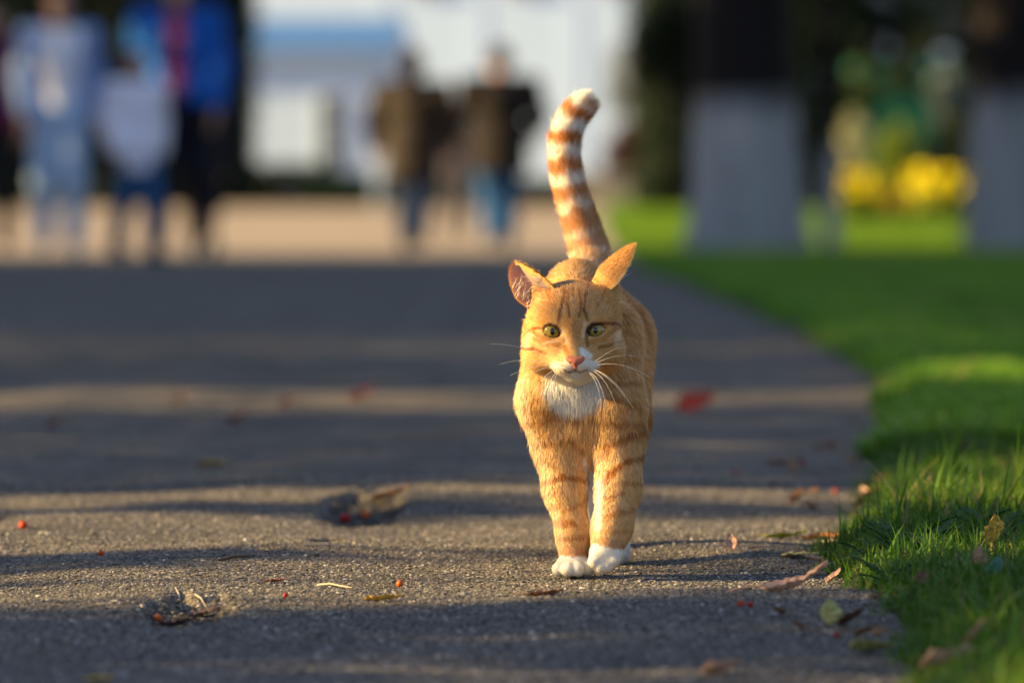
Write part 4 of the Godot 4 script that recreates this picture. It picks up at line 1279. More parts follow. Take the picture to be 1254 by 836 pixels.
# markings as strokes in face and leg units: x1, y1, x2, y2, width, strength, colour (0 dark, 1 cream, 2 ginger, 3 greyish, 4 white)
var face_strokes := [
	[668, 402, 656, 403, 3.25, 0.95, 0], [656, 403, 646, 409, 3.5, 0.95, 0], [646, 409, 641, 416, 3.5, 0.9, 0],
	[686, 424, 672, 418, 6.5, 0.85, 2], [672, 418, 652, 408, 6, 0.85, 2], [672, 424, 655, 416, 3.75, 0.55, 0],
	[640, 428, 654, 427, 4.25, 0.9, 0], [654, 427, 668, 433, 3.75, 0.7, 0],
	[737, 396, 752, 397, 3.25, 0.95, 0], [752, 397, 766, 404, 3.5, 0.9, 0],
	[722, 420, 738, 416, 6, 0.8, 2], [738, 416, 756, 403, 6, 0.8, 2], [734, 426, 758, 420, 4, 0.7, 0],
	[684, 394, 686, 382, 4.32, 0.85, 5], [686, 382, 691, 366, 4.05, 0.75, 5], [691, 366, 692, 350, 4.05, 0.6, 5],
	[698, 388, 695, 374, 3.24, 0.75, 5], [695, 374, 697, 356, 2.97, 0.6, 5],
	[709, 388, 712, 374, 3.24, 0.75, 5], [712, 374, 709, 356, 2.97, 0.6, 5],
	[720, 392, 715, 380, 4.05, 0.8, 5], [715, 380, 718, 362, 3.51, 0.65, 5], [718, 362, 722, 346, 3.24, 0.5, 5],
	[703, 372, 703, 340, 2.4, 0.55, 3], [676, 374, 668, 352, 2.4, 0.4, 0], [732, 376, 742, 356, 2.4, 0.4, 0],
	[688, 404, 693, 419, 5.72, 0.95, 1], [717, 396, 714, 412, 4.68, 0.9, 1],
	[666, 421, 684, 417, 3.38, 0.65, 1], [722, 413, 738, 409, 3.38, 0.6, 1],
	[650, 412, 646, 424, 6.5, 0.75, 1], [757, 410, 755, 424, 6.5, 0.65, 1],
	[703, 400, 703, 424, 7, 0.45, 3], [690, 414, 693, 428, 4, 0.9, 2], [693, 428, 698, 438, 6.5, 0.9, 2], [718, 408, 719, 424, 3.75, 0.8, 0],
	[684, 441, 689, 442, 1.8, 0.75, 2], [680, 446, 690, 447, 1.8, 0.75, 2], [682, 451, 692, 452, 1.8, 0.7, 2],
	[714, 430, 722, 436, 7, 0.9, 4], [712, 428, 716, 440, 5, 0.9, 4], [716, 443, 732, 448, 8, 0.75, 4], [678, 447, 694, 452, 6, 0.45, 4],
	[691, 453, 698, 455.4, 1.7, 0.8, 0], [698, 455.4, 705, 453, 1.6, 0.8, 0], [705, 453, 711, 455.4, 1.6, 0.8, 0], [711, 455.4, 719, 452.5, 1.7, 0.8, 0], [705, 449, 705, 454, 1.3, 0.7, 0],
]
var leg_strokes := [
	[668, 592, 690, 583, 6.75, 0.9, 6], [690, 583, 718, 590, 6.75, 0.9, 6], [663, 562, 682, 572, 5.4, 0.65, 6], [658, 545, 700, 540, 8.1, 0.6, 6], [700, 540, 712, 552, 6.75, 0.6, 6],
	[648, 518, 690, 506, 6.75, 0.65, 6], [690, 506, 708, 515, 6.75, 0.6, 6], [666, 610, 680, 604, 4.05, 0.7, 6], [676, 641, 702, 639, 8.775, 0.9, 6], [692, 626, 718, 612, 5.4, 0.65, 6], [686, 660, 714, 656, 6.075, 0.7, 6], [688, 677, 720, 679, 6.75, 0.85, 6], [668, 624, 684, 620, 4.05, 0.5, 6],
	[734, 598, 748, 578, 6.75, 0.9, 6], [748, 578, 768, 564, 6.75, 0.9, 6], [768, 564, 788, 560, 6.75, 0.85, 6], [728, 566, 744, 554, 8.1, 0.75, 6], [744, 546, 772, 534, 8.775, 0.8, 6], [772, 534, 790, 530, 6.75, 0.8, 6], [744, 608, 762, 601, 5.4, 0.6, 6], [756, 590, 784, 591, 4.725, 0.55, 6], [724, 514, 788, 522, 6.75, 0.55, 6], [728, 662, 760, 668, 6, 0.6, 2], [744, 628, 776, 622, 6.075, 0.55, 6], [732, 645, 766, 646, 4, 0.4, 2],
	[634, 498, 664, 503, 6.075, 0.6, 6], [664, 503, 690, 500, 5.4, 0.55, 6], [752, 486, 784, 500, 6.75, 0.55, 6], [748, 472, 782, 470, 6.75, 0.5, 6], [638, 474, 656, 486, 4, 0.4, 2],
	[735, 590, 732, 642, 8, 0.85, 4], [716, 560, 722, 640, 4.5, 0.7, 4], [660, 600, 676, 670, 3.5, 0.5, 1],
]

func ink(c: Color, u: float, v: float, strokes: Array, wob: float) -> Color:
	for s in strokes:
		var w: float = s[4]
		if absf(u - (s[0] + s[2]) * 0.5) > absf(s[2] - s[0]) * 0.5 + w or absf(v - (s[1] + s[3]) * 0.5) > absf(s[3] - s[1]) * 0.5 + w:
			continue
		var dx: float = s[2] - s[0]
		var dy: float = s[3] - s[1]
		var t := clampf(((u - s[0]) * dx + (v - s[1]) * dy) / (dx * dx + dy * dy), 0.0, 1.0)
		var ex: float = u - s[0] - dx * t
		var ey: float = v - s[1] - dy * t
		var d := sqrt(ex * ex + ey * ey) + wob
		var k: float = s[5] * (1.0 - smoothstep(w * 0.28, w * 0.78, d))
		if k > 0.0:
			c = c.lerp([DARK, CREAM.lerp(WHITE_FUR, 0.15), GINGER.lerp(DARK, 0.35), GREYISH, WHITE_FUR, Color(0.20, 0.078, 0.020), Color(0.38, 0.125, 0.020)][s[6]], k)
	return c

func cat_color(p: Vector3, n: Vector3, reg: int, t: float) -> Color:
	var g := noise.get_noise_3d(p.x * 40.0, p.y * 40.0, p.z * 40.0)
	var h := noise.get_noise_3d(p.x * 130.0 + 7.0, p.y * 130.0, p.z * 130.0)
	var W := p + CAT_AT
	if reg == 1:
		var u := 627.0 + W.x * FOCAL / 4.955
		var v := 232.0 + (EYE_HEIGHT - W.y) * FOCAL / 4.955
		var c := GINGER.lerp(CREAM, clampf(0.30 + 0.35 * g + 0.15 * h, 0.0, 1.0))
		var back := sm(-0.02, -0.05, p.z - q(703, 405, 5.0).z)
		if v < 392.0 and back < 0.5:
			c = c.lerp(GREYISH, 0.42 * (1.0 - sm(12.0, 32.0, absf(u - 705.0))) * sm(395.0, 375.0, v))
		if v > 412.0:
			c = c.lerp(CREAM, 0.55 * sm(412.0, 440.0, v))
		var mz := Vector2((u - 704.0) / 33.0, (v - 450.0) / 13.0).length()
		c = c.lerp(WHITE_FUR, 0.75 * (1.0 - sm(0.6, 1.1, mz)) * (0.78 if u < 700.0 else 1.0))
		if v > 455.0 and absf(u - 704.0) < 14.0:
			c = c.lerp(WHITE_FUR.lerp(PINK, 0.10), 0.85)
		if v > 457.0:
			c = c.lerp(WHITE_FUR, sm(455.0, 461.0, v) * (1.0 - sm(34.0, 54.0, absf(u - 702.0))))
		if n.z > 0.0:
			c = ink(c, u, v, face_strokes, h * 0.8)
			for ex in [[676.0, 405.0], [729.0, 403.5]]:
				var tl := 0.30 if ex[0] > 700.0 else -0.30
				var eu: float = (u - ex[0]) * cos(tl) - (v - ex[1]) * sin(tl)
				var ev: float = (u - ex[0]) * sin(tl) + (v - ex[1]) * cos(tl)
				var e := Vector2(eu / 12.2, ev / 8.9).length()
				c = c.lerp(lin(0.07, 0.035, 0.02), 1.0 - sm(0.92, 1.08, e))
		return c
	if reg == 2 or reg == 3:
		var edge := 0.0215 + 0.002 * h
		if reg == 3:
			edge = 0.0365 - 0.16 * (p.x - (q(722, 660, 4.95).x)) + 0.003 * h
		return WHITE_FUR.lerp(GINGER, sm(edge - 0.002, edge + 0.002, p.y) * 0.9)
	if reg == 4:
		var bands := [[0.055, 0.06, 0.45], [0.20, 0.055, 0.7], [0.325, 0.058, 0.85], [0.465, 0.045, 0.9], [0.60, 0.040, 0.95], [0.735, 0.034, 1.0], [0.865, 0.030, 1.0]]
		var c := CREAM.lerp(WHITE_FUR, clampf(0.25 + 0.8 * t + 0.3 * g, 0.0, 0.95))
		for b in bands:
			var k: float = 1.0 - sm(b[1] * 0.6, b[1] * 1.25, absf(t - b[0] + 0.014 * h + 0.026 * g))
			c = c.lerp(Color(0.50, 0.165, 0.022), k * b[2])
		if t > 0.93:
			c = c.lerp(GINGER, 0.75 * (1.0 - sm(0.004, 0.012, Vector2(p.x - q(718, 128, 5.41).x, p.y - q(718, 132, 5.41).y).length())))
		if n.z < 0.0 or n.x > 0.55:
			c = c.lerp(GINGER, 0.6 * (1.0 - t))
		return c
	if reg == 7:
		return GINGER.lerp(CREAM, clampf(0.35 + 0.3 * g, 0.0, 1.0))
	if reg == 5 or reg == 6:
		return GINGER.lerp(CREAM, clampf(0.15 + 0.2 * g, 0.0, 1.0)).lerp(CREAM, 0.8 * sm(0.86, 0.97, maxf(t, 0.0)))
	var u2 := 627.0 + W.x * FOCAL / 5.0
	var v2 := 232.0 + (EYE_HEIGHT - W.y) * FOCAL / 5.0
	var front := sm(-0.10, -0.02, p.z)
	var c := GINGER.lerp(CREAM, clampf(0.32 + 0.4 * g + 0.15 * h, 0.0, 1.0))
	c = c.lerp(CREAM, 0.72 * front * sm(0.24, 0.13, p.y))
	# broken tabby bars on the flanks, a darker back
	var bar := sin(p.z * 95.0 + 3.0 * noise.get_noise_3d(p.x * 12.0, p.y * 12.0, p.z * 12.0) + p.y * 20.0)
	c = c.lerp(GINGER, 0.7 * (1.0 - front)).lerp(DARK, 0.45 * sm(0.45, 0.95, bar) * (1.0 - front))
	c = c.lerp(GREYISH, 0.3 * sm(0.285, 0.31, p.y) * sm(0.045, 0.0, absf(p.x - 0.005)))
	if front > 0.0 and n.z > -0.3:
		c = c.lerp(ink(c, u2, v2, leg_strokes, h * 2.6 + g * 1.2), front)
		var bib := Vector2((u2 - 703.0) / 40.0, (v2 - 478.0) / 33.0).length() + 0.10 * h
		c = c.lerp(WHITE_FUR, front * (1.0 - sm(0.74, 1.04, bib)))
		if n.x < -0.55 and p.y < 0.2:
			c = c.lerp(WHITE_FUR, 0.2)
	else:
		if p.y < 0.14:
			c = c.lerp(WHITE_FUR, 0.65 * sm(0.15, 0.10, p.y))
	if p.y < 0.034 and p.z < -0.03:
		c = WHITE_FUR
	return c

func cat_flow(p: Vector3, n: Vector3, reg: int) -> Vector3:
	var f := Vector3(0, -0.4, -1)
	if reg == 1:
		f = (p - q(704, 438, 4.93)).normalized() + Vector3(0, 0.15, -0.55)
		if p.y < q(704, 452, 4.95).y:
			f = Vector3(signf(p.x - q(704, 0, 4.95).x) * 0.25, -0.8, -0.5)
	elif reg == 2 or reg == 3:
		f = Vector3(0, -0.8, 0.5)
	elif reg == 0:
		var w := maxf(sm(0.22, 0.13, p.y), sm(0.15, 0.6, n.z))
		f = Vector3(0, -0.4, -1).lerp(Vector3(0, -1, 0), w)
	return (f - n * f.dot(n)).normalized()

func strands(out: Buf, src: Buf, reg: int, dens: float, len_: float, wid: float, tilt: float) -> void:
	var tris := src.i.size() / 3
	var nose := q(704, 441, 4.93)
	var eyes := [q(676, 405, 4.955), q(729, 403.5, 4.955)]
	for k in tris:
		var a := src.i[k * 3]
		var b := src.i[k * 3 + 1]
		var d := src.i[k * 3 + 2]
		var va := src.v[a]
		var ab := src.v[b] - va
		var ac := src.v[d] - va
		var area := ab.cross(ac).length() * 0.5
		var dd := dens
		var ww := wid
		if reg == 0 and va.z < -0.16:
			dd *= 0.5
			ww *= 1.4
		var many := area * dd + rng.randf()
		for j in int(many):
			var r1 := rng.randf()
			var r2 := rng.randf()
			if r1 + r2 > 1.0:
				r1 = 1.0 - r1
				r2 = 1.0 - r2
			var p := va + ab * r1 + ac * r2
			var n := (src.n[a] * (1.0 - r1 - r2) + src.n[b] * r1 + src.n[d] * r2).normalized()
			var t := src.e[a] * (1.0 - r1 - r2) + src.e[b] * r1 + src.e[d] * r2 if src.e.size() else 0.0
			var f := cat_flow(p, n, reg) if src.f.size() == 0 else src.f[a]
			if reg == 7 and t < 0.12 + 0.3 * rng.randf():
				continue
			var l := len_ * rng.randf_range(0.6, 1.25)
			var lift := tilt
			if reg == 1:
				var dn := p.distance_to(nose)
				l *= lerpf(0.30, 0.85, sm(0.012, 0.075, dn))
				if n.z > 0.2:
					var skip := false
					for ee in eyes:
						if Vector2((p.x - ee.x) / 0.0092, (p.y - ee.y) / 0.0076).length() < 1.0:
							skip = true
						elif Vector2((p.x - ee.x) / 0.017, (p.y - ee.y) / 0.015).length() < 1.0:
							l *= 0.42
							lift *= 0.6
					if skip or (absf(p.x - nose.x - 0.0005) < 0.0098 - 0.45 * maxf(0.0, nose.y - p.y) and absf(p.y - nose.y + 0.001) < 0.0075 and n.z > 0.2):
						continue
				if p.y < q(0, 440, 4.95).y and absf(p.x - nose.x) > 0.025:
					l *= 1.5
			elif reg == 0:
				if p.y < 0.16:
					l *= lerpf(0.55, 1.0, sm(0.05, 0.16, p.y))
				if p.z > -0.09 and absf(p.x + 0.012) < 0.035 and p.y > 0.15:
					l *= 1.3
			elif reg == 4:
				l *= 0.85 + 0.3 * sm(0.1, 0.6, t) - 0.25 * sm(0.9, 1.0, t)
			var jit := Vector3(noise.get_noise_3d(p.x * 90.0, p.y * 90.0, p.z * 90.0), noise.get_noise_3d(p.y * 90.0, p.z * 90.0, p.x * 90.0 + 30.0), noise.get_noise_3d(p.z * 90.0, p.x * 90.0 + 60.0, p.y * 90.0)) * 0.45
			var dir := (f + jit + Vector3(rng.randfn(), rng.randfn(), rng.randfn()) * 0.13)
			dir = (dir - n * dir.dot(n)).normalized()
			var lf := lift * rng.randf_range(0.6, 1.4)
			if rng.randf() < 0.03:
				lf *= 1.8
			var side := (dir.cross(n) + n * rng.randf_range(-0.5, 0.5)).normalized()
			var m := p + (dir * 0.45 + n * lf * 0.62) * l
			var e := p + (dir * 0.95 + n * lf * 0.95 + Vector3(0, -0.05, 0)) * l
			var w := ww * rng.randf_range(0.7, 1.3)
			var c := cat_color(p + dir * l * (0.45 if reg == 1 else 0.3), n, reg, t)
			var br := rng.randf_range(0.70, 1.32) if reg == 1 else rng.randf_range(0.69, 1.33)
			if c.b > 0.5:
				br = lerpf(1.0, br, 0.35)
			c = Color(minf(c.r * br, 0.9), minf(c.g * br * rng.randf_range(0.97, 1.03), 0.88), minf(c.b * br * rng.randf_range(0.9, 1.1), 0.85))
			if rng.randf() < 0.10:
				c = c.lerp(WHITE_FUR, 0.30)
			var nn := (n + dir * 0.12).normalized()
			var s := out.v.size()
			out.v.append(p - n * 0.0006 - side * w)
			out.v.append(p - n * 0.0006 + side * w)
			out.v.append(m - side * w * 0.85)
			out.v.append(m + side * w * 0.85)
			out.v.append(e)
			out.n.append((nn - side * 0.25).normalized())
			out.n.append((nn + side * 0.25).normalized())
			out.n.append((nn - side * 0.25).normalized())
			out.n.append((nn + side * 0.25).normalized())
			out.n.append((nn + dir * 0.15).normalized())
			for z in 5:
				out.c.append(c)
			out.tri(s, s + 1, s + 3)
			out.tri(s, s + 3, s + 2)
			out.tri(s + 2, s + 3, s + 4)

func ear(base: Vector3, tip: Vector3, side: Vector3, open: Vector3, hw: float, cup: float, outer: Buf, inner: Buf) -> void:
	base -= (tip - base) * 0.14
	var axis := tip - base
	var nu := 14
	var nv := 14
	var so := outer.v.size()
	var si := inner.v.size()
	for j in nu + 1:
		var t := j / float(nu)
		var w := hw * pow(maxf(0.0, 1.0 - pow(t, 2.1)), 0.66) * lerpf(0.72, 1.0, sm(0.0, 0.3, t))
		for k in nv + 1:
			var s := k / float(nv) * 2.0 - 1.0
			var p := base + axis * t + side * s * w - open * cup * (1.0 - s * s) * (w / hw) * (1.0 - 0.25 * t) + open * 0.0015 * sin(t * 3.0)
			var nn := (-open * (1.0 - 0.5 * absf(s)) + side * s * 1.1).normalized()
			outer.vert(p + nn * 0.0007, nn)
			outer.f.append((axis.normalized() + side * s * 0.1).normalized())
			outer.e.append(maxf(absf(s), t * 0.93))
			inner.vert(p - nn * 0.0007, -nn)
			inner.f.append((axis.normalized() * 0.5 - side * s + open * 0.5).normalized())
			inner.e.append(s)
	for j in nu:
		for k in nv:
			var a := j * (nv + 1) + k
			outer.quad(so + a, so + a + 1, so + a + nv + 2, so + a + nv + 1)
			inner.quad(si + a, si + a + 1, si + a + nv + 2, si + a + nv + 1)

func cat() -> void:
	var o := thing("cat", "ginger and white tabby cat walking towards the camera with raised tail", "cat", CAT_AT)
	var body := Buf.new()
	# trunk and legs
	var f := Field.new(Vector3(-0.105, -0.004, -0.44), Vector3(0.115, 0.35, 0.17), 0.005, 0.009)
	var L := func(x: float, y: float, d: float) -> Vector3: return Vector3(x, y, -d) - CAT_AT
	f.ell(L.call(0.072, 0.222, 5.14), Vector3(0.050, 0.080, 0.12))
	f.ell(L.call(0.084, 0.218, 5.28), Vector3(0.055, 0.072, 0.12))
	f.ell(L.call(0.088, 0.228, 5.38), Vector3(0.047, 0.064, 0.075))
	f.cap(L.call(0.068, 0.289, 5.10), L.call(0.084, 0.283, 5.36), 0.018, 0.024)
	f.cap(q(706, 400, 5.06), q(708, 430, 5.11), 0.036, 0.044)
	f.cap(q(704, 372, 5.05), q(706, 352, 5.11), 0.026, 0.024)
	f.cap(q(711, 466, 5.035), q(711, 522, 5.035), 0.031, 0.025)
	f.cap(q(667, 400, 5.09), q(666, 492, 5.035), 0.016, 0.022)
	f.cap(q(666, 492, 5.035), q(684, 548, 5.04), 0.022, 0.0205)
	f.cap(q(764, 400, 5.09), q(758, 500, 5.03), 0.016, 0.022)
	f.cap(q(758, 500, 5.03), q(757, 545, 5.03), 0.022, 0.0205)
	f.cap(q(683, 548, 5.04), q(691, 602, 5.02), 0.0200, 0.0158)
	f.cap(q(691, 602, 5.02), q(701, 655, 5.0), 0.0158, 0.0106)
	f.cap(q(701, 655, 5.0), q(702, 684, 4.992), 0.0108, 0.0120)
	f.cap(q(759, 545, 5.03), q(759, 600, 5.0), 0.0198, 0.0168)
	f.cap(q(759, 600, 5.0), q(752, 646, 4.972), 0.0168, 0.0140)
	f.cap(q(750, 646, 4.972), q(744, 668, 4.958), 0.0145, 0.0140)
	for k in 2:
		var hx: float = [0.060, 0.116][k]
		var hip: Vector3 = L.call(hx, 0.232, 5.37)
		var knee: Vector3 = L.call(hx + [0.002, 0.004][k], 0.145, [5.31, 5.25][k])
		var hock: Vector3 = L.call([0.080, 0.113][k], 0.075, [5.40, 5.25][k])
		var paw: Vector3 = L.call([0.083, 0.1075][k], 0.013, [5.345, 5.165][k])
		f.cap(hip, knee, 0.040, 0.024)
		f.cap(knee, hock, 0.022, 0.0115)
		f.cap(hock, paw, 0.0115, 0.0105)
		f.cap(paw, paw + Vector3(0, -0.002, 0.022), 0.0105, 0.0105)
	f.finish()
	var trunk := Buf.new()
	f.build(trunk)
	# head
	var hc := q(703, 405, 5.0)
	f = Field.new(hc + Vector3(-0.072, -0.068, -0.075), hc + Vector3(0.072, 0.072, 0.085), 0.0026, 0.0045)
	f.ell(hc + Vector3(0, 0.010, -0.012), Vector3(0.0465, 0.039, 0.046))
	for s in [-1.0, 1.0]:
		f.ell(hc + Vector3(s * 0.0285, -0.020, 0.002), Vector3(0.0225, 0.022, 0.026))
		f.ell(hc + Vector3(s * 0.0098, -0.0350, 0.0395), Vector3(0.0108, 0.0080, 0.0098))
		f.ell(hc + Vector3(s * 0.0165, -0.022, 0.030), Vector3(0.011, 0.012, 0.011))
		f.ell(hc + Vector3(s * 0.020, 0.013, 0.0205), Vector3(0.015, 0.010, 0.0115))
		f.ell(hc + Vector3(s * 0.026, -0.015, 0.022), Vector3(0.017, 0.013, 0.0135))
		f.cap(hc + Vector3(s * 0.028, 0.028, -0.008), hc + Vector3(s * 0.036, 0.042, -0.010), 0.015 if s > 0.0 else 0.012, 0.010 if s > 0.0 else 0.007)
	for s in [-1.0, 1.0]:
		f.ell(hc + Vector3(s * 0.0135, 0.0085, 0.0275), Vector3(0.0085, 0.0045, 0.0065), Basis(Vector3.BACK, s * 0.5))
	f.cap(hc + Vector3(0, 0.010, 0.028), hc + Vector3(0.0005, -0.022, 0.0455), 0.0100, 0.0072)
	f.ell(hc + Vector3(0.0008, -0.0285, 0.0480), Vector3(0.0070, 0.0050, 0.0050))
	f.ell(hc + Vector3(0.0008, -0.0458, 0.0345), Vector3(0.0068, 0.0042, 0.0075))
	f.cap(hc + Vector3(0, -0.02, -0.01), hc + Vector3(0, -0.03, -0.06), 0.036, 0.042)
	f.cap(hc + Vector3(0, 0.024, -0.025), hc + Vector3(0.002, 0.026, -0.068), 0.024, 0.026)
	f.finish()
	var eye_at := [hc + Vector3(-0.0222, 0.0, 0.0240), hc + Vector3(0.0216, 0.0012, 0.0240)]
	for k in 2:
		f.carve(eye_at[k] + Vector3(0, -0.0007, 0.010), Vector3(0.0089, 0.0055, 0.012), 0.0018, Basis(Vector3.BACK, [-0.30, 0.30][k]))
	f.carve(hc + Vector3(0.0008, -0.0395, 0.0515), Vector3(0.0012, 0.0040, 0.005), 0.0015)
	var head := Buf.new()
	f.build(head)
	# paws, finer
	var paws := [Buf.new(), Buf.new()]
	for k in 2:
		var c := q(702, 690, 4.985) if k == 0 else q(743, 678, 4.953)
		f = Field.new(c + Vector3(-0.034, -0.026, -0.036), c + Vector3(0.034, 0.030, 0.044), 0.0016, 0.0014)
		if k == 0:
			f.ell(Vector3(c.x, 0.0115, c.z), Vector3(0.0165, 0.0105, 0.018))
			f.cap(q(702, 660, 5.0), Vector3(c.x, 0.014, c.z), 0.0125, 0.0135)
			for j in 4:
				var x: float = c.x + [-0.0143, -0.0050, 0.0050, 0.0140][j]
				var z: float = c.z + [0.016, 0.023, 0.023, 0.015][j]
				f.cap(Vector3(x * 0.6 + c.x * 0.4, 0.0125, c.z + 0.004), Vector3(x, 0.0085, z), 0.0075, 0.0072)
		else:
			f.cap(q(748, 652, 4.968), q(743, 674, 4.954), 0.0145, 0.0155)
			f.ell(q(742, 678, 4.950), Vector3(0.0160, 0.0115, 0.0120))
			for j in 4:
				f.cap(q([733, 739, 747, 754][j], 679, 4.945), q([728, 736, 744.5, 753][j], [688, 694, 693, 686][j], 4.942), 0.0074, 0.0066)
		f.finish()
		f.build(paws[k])
	# tail
	var tail := Buf.new()
	var line := [q(721, 345, 5.38), q(724, 318, 5.405), q(717, 290, 5.41), q(707, 258, 5.41), q(698, 228, 5.41), q(692.5, 198, 5.41), q(692.5, 172, 5.41), q(699, 150, 5.41), q(709, 135, 5.41), q(721, 123, 5.41)]
	var rad := [0.021, 0.0205, 0.0185, 0.0165, 0.0150, 0.0142, 0.0140, 0.0136, 0.0128, 0.0100]
	var cv := Curve3D.new()
	for j in line.size():
		var tg: Vector3 = (line[mini(j + 1, 9)] - line[maxi(j - 1, 0)]) * 0.17
		cv.add_point(line[j], -tg, tg)
	var tl := cv.get_baked_length()
	var nt := 70
	for j in nt + 1:
		var t := j / float(nt)
		var p := cv.sample_baked(t * tl, true)
		var tg := (cv.sample_baked(minf(tl, t * tl + 0.004), true) - cv.sample_baked(maxf(0.0, t * tl - 0.004), true)).normalized()
		var fi := t * 9.0
		var r: float = lerpf(rad[int(minf(fi, 8.0))], rad[int(minf(fi, 8.0)) + 1], fi - int(minf(fi, 8.0)))
		if t > 0.92:
			r *= sqrt(maxf(0.004, 1.0 - pow((t - 0.92) / 0.08, 2.0)))
		var sd := tg.cross(Vector3.BACK).normalized()
		var up := sd.cross(tg)
		for k in 24:
			var a := TAU * k / 24.0
			var d := sd * cos(a) + up * sin(a)
			tail.vert(p + d * r, d)
			tail.f.append(tg)
			tail.e.append(t)
	for j in nt:
		for k in 24:
			tail.quad(j * 24 + k, j * 24 + (k + 1) % 24, (j + 1) * 24 + (k + 1) % 24, (j + 1) * 24 + k)
	# ears
	var eo := [Buf.new(), Buf.new()]
	var ei := [Buf.new(), Buf.new()]
	ear(q(662, 368, 4.998), q(630, 321, 5.004), Vector3(0.92, 0.26, 0.26).normalized(), Vector3(-0.30, 0.08, 0.95).normalized(), 0.0225, 0.012, eo[0], ei[0])
	ear(q(743, 348, 5.014), q(778, 300, 5.016), Vector3(-0.27, 0.224, -0.94).normalized(), Vector3(0.74, -0.60, -0.22).normalized(), 0.022, 0.019, eo[1], ei[1])
	# colours of the skin under the fur
	var parts := [trunk, head, paws[0], paws[1], tail, eo[0], eo[1]]
	for r in parts.size():
		var b: Buf = parts[r]
		for j in b.v.size():
			b.c[j] = cat_color(b.v[j], b.n[j], r, b.e[j] if b.e.size() else 0.0)
		body.add(b)
	for k in 2:
		for j in ei[k].v.size():
			ei[k].c[j] = lin(0.58, 0.23, 0.15).lerp(lin(0.64, 0.36, 0.25), 0.5 + 0.6 * noise.get_noise_3d(ei[k].v[j].x * 160.0, ei[k].v[j].y * 160.0, 0.0)).lerp(GINGER.lerp(CREAM, 0.25), sm(0.15, 0.55, ei[k].e[j])).lerp(CREAM, sm(-0.88, -0.98, ei[k].e[j]))
		body.add(ei[k])
	put("body", body.mesh(), M.fur, o)
	# fur
	var fur := Buf.new()
	strands(fur, trunk, 0, 850000.0, 0.0098, 0.00024, 0.24)
	strands(fur, head, 1, 2300000.0, 0.0075, 0.00020, 0.24)
	strands(fur, paws[0], 2, 2600000.0, 0.0026, 0.00020, 0.16)
	strands(fur, paws[1], 3, 2400000.0, 0.0028, 0.00020, 0.16)
	strands(fur, tail, 4, 1900000.0, 0.0140, 0.00025, 0.30)
	for k in 2:
		strands(fur, eo[k], 5 + k, 1500000.0, 0.0042, 0.00022, 0.16)
		strands(fur, ei[k], 7, 1300000.0, 0.0055, 0.00022, 0.22)
	var fm := put("fur", fur.mesh(), M.fur, o)
	fm.set_meta("kind", "stuff")
	# long pale hairs inside the ears
	for k in 2:
		var hairs := Buf.new()
		for j in 170:
			var s := 0.35 + 0.6 * rng.randf()
			var ii := int(rng.randf() * 0.55 * 15) * 15 + int((0.5 + 0.5 * s * (1.0 if rng.randf() < (0.75 if k == 0 else 0.5) else -1.0)) * 14.0)
			ii = clampi(ii, 0, ei[k].v.size() - 1)
			var p: Vector3 = ei[k].v[ii]
			var d: Vector3 = (ei[k].f[ii] + Vector3(rng.randfn(), rng.randfn(), rng.randfn()) * 0.25).normalized()
			var l := rng.randf_range(0.008, 0.017)
			hairs.tube([p, p + d * l * 0.5 + Vector3(0, 0.0008, 0), p + d * l], [0.00028, 0.00022, 0.00006], 3, WHITE_FUR)
		var hm := put("ear_hair", hairs.mesh(), M.fur, o)
		hm.set_meta("kind", "stuff")
	# eyes
	for k in 2:
		var b := Buf.new()
		var pb := Buf.new()
		var r := 0.0104
		var look := Basis.looking_at(-(Vector3(0, EYE_HEIGHT, 0) - CAT_AT - eye_at[k]).normalized(), Vector3.UP)
		for y in 41:
			for x in 40:
				var a := PI * 0.62 * y / 40.0
				var g := TAU * x / 40.0
				var n := Vector3(sin(a) * cos(g), sin(a) * sin(g), cos(a))
				var rr := sin(a)
				var c := lin(0.42, 0.30, 0.055).lerp(lin(0.27, 0.20, 0.036), sm(0.25, 0.7, rr))
				c = c * (0.85 + 0.3 * fine.get_noise_2d(g * 9.0, rr * 2.0))
				c = c.lerp(lin(0.30, 0.20, 0.03), 0.6 * (1.0 - sm(0.18, 0.42, rr)))
				c = c.lerp(lin(0.012, 0.010, 0.006), sm(0.80, 0.90, rr))
				if Vector2(n.x / 0.20, n.y / 0.36).length() < 1.0:
					c = lin(0.004, 0.004, 0.004)
				b.vert(eye_at[k] + look * n * r, look * n, c)
		for y in 40:
			for x in 40:
				b.quad(y * 40 + x, y * 40 + (x + 1) % 40, (y + 1) * 40 + (x + 1) % 40, (y + 1) * 40 + x)
		put("eye", b.mesh(), M.eye, o)
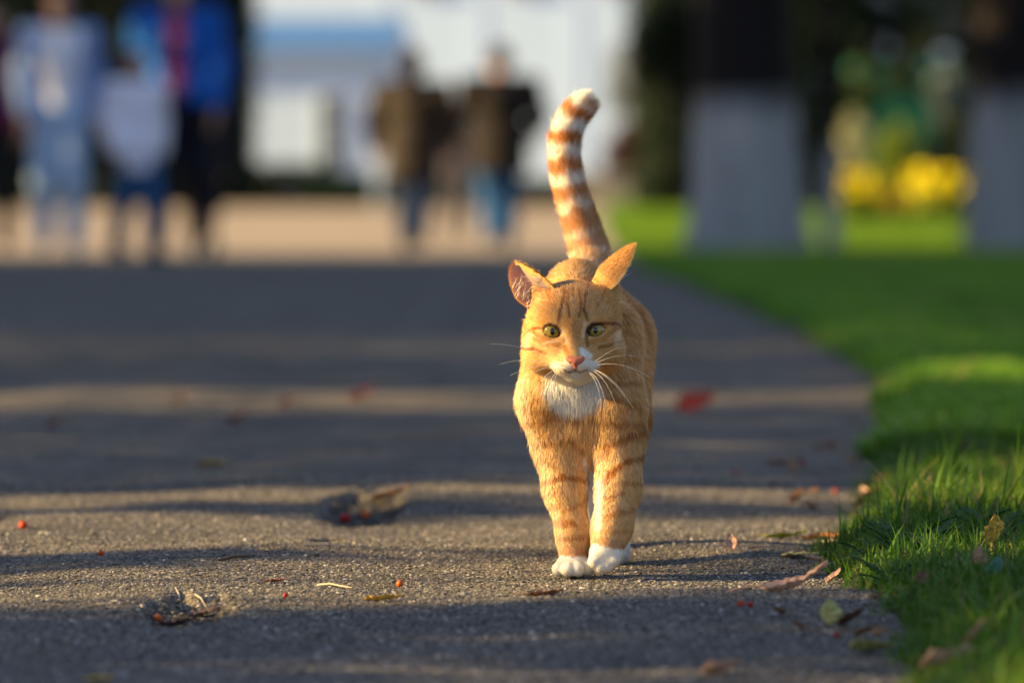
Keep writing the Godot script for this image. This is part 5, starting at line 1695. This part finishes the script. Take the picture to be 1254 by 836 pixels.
	# nose leather
	f = Field.new(hc + Vector3(-0.013, -0.043, 0.040), hc + Vector3(0.015, -0.018, 0.064), 0.0009, 0.0012)
	f.cap(hc + Vector3(-0.0060, -0.0265, 0.0530), hc + Vector3(0.0076, -0.0265, 0.0530), 0.0030, 0.0030)
	f.cap(hc + Vector3(-0.0030, -0.0290, 0.0550), hc + Vector3(0.0046, -0.0290, 0.0550), 0.0030, 0.0030)
	f.cap(hc + Vector3(0.0008, -0.0300, 0.0555), hc + Vector3(0.0008, -0.0360, 0.0535), 0.0034, 0.0015)
	f.finish()
	for s in [-1.0, 1.0]:
		f.carve(hc + Vector3(0.0008 + s * 0.0048, -0.0315, 0.0580), Vector3(0.0022, 0.0013, 0.003), 0.0008, Basis(Vector3.BACK, s * 0.5))
	var nb := Buf.new()
	f.build(nb, lin(0.52, 0.17, 0.10))
	put("nose", nb.mesh(), M.nose, o)
	# whiskers
	var wl := [[724, 452, 745, 462, 768, 486], [724, 453, 742, 466, 756, 500], [722, 455, 737, 470, 744, 505], [721, 456, 733, 472, 737, 498], [726, 448, 760, 446, 796, 462], [726, 446, 756, 438, 782, 437], [724, 450, 750, 468, 776, 500], [727, 444, 750, 432, 772, 424],
		[680, 452, 662, 468, 646, 492], [678, 450, 658, 456, 634, 470], [677, 447, 648, 442, 612, 446], [676, 444, 646, 428, 600, 421], [682, 454, 672, 474, 664, 492], [679, 449, 655, 450, 625, 460], [684, 455, 678, 470, 675, 485]]
	for w in wl:
		var s := 1.0 if w[0] > 704 else -1.0
		var p0 := q(w[0], w[1], 4.948)
		var p1 := q(w[2], w[3], 4.925)
		var p2 := q(w[4], w[5], 4.93)
		var path := []
		var rr := []
		for j in 11:
			var t := j / 10.0
			path.append(p0.lerp(p1, t).lerp(p1.lerp(p2, t), t) + Vector3(0, 0.003 * sin(t * 3.1), 0))
			rr.append(0.00019 * (1.0 - 0.72 * t))
		var wb := Buf.new()
		wb.tube(path, rr, 5, lin(0.9, 0.89, 0.86))
		put("whisker", wb.mesh(), M.skin, o)
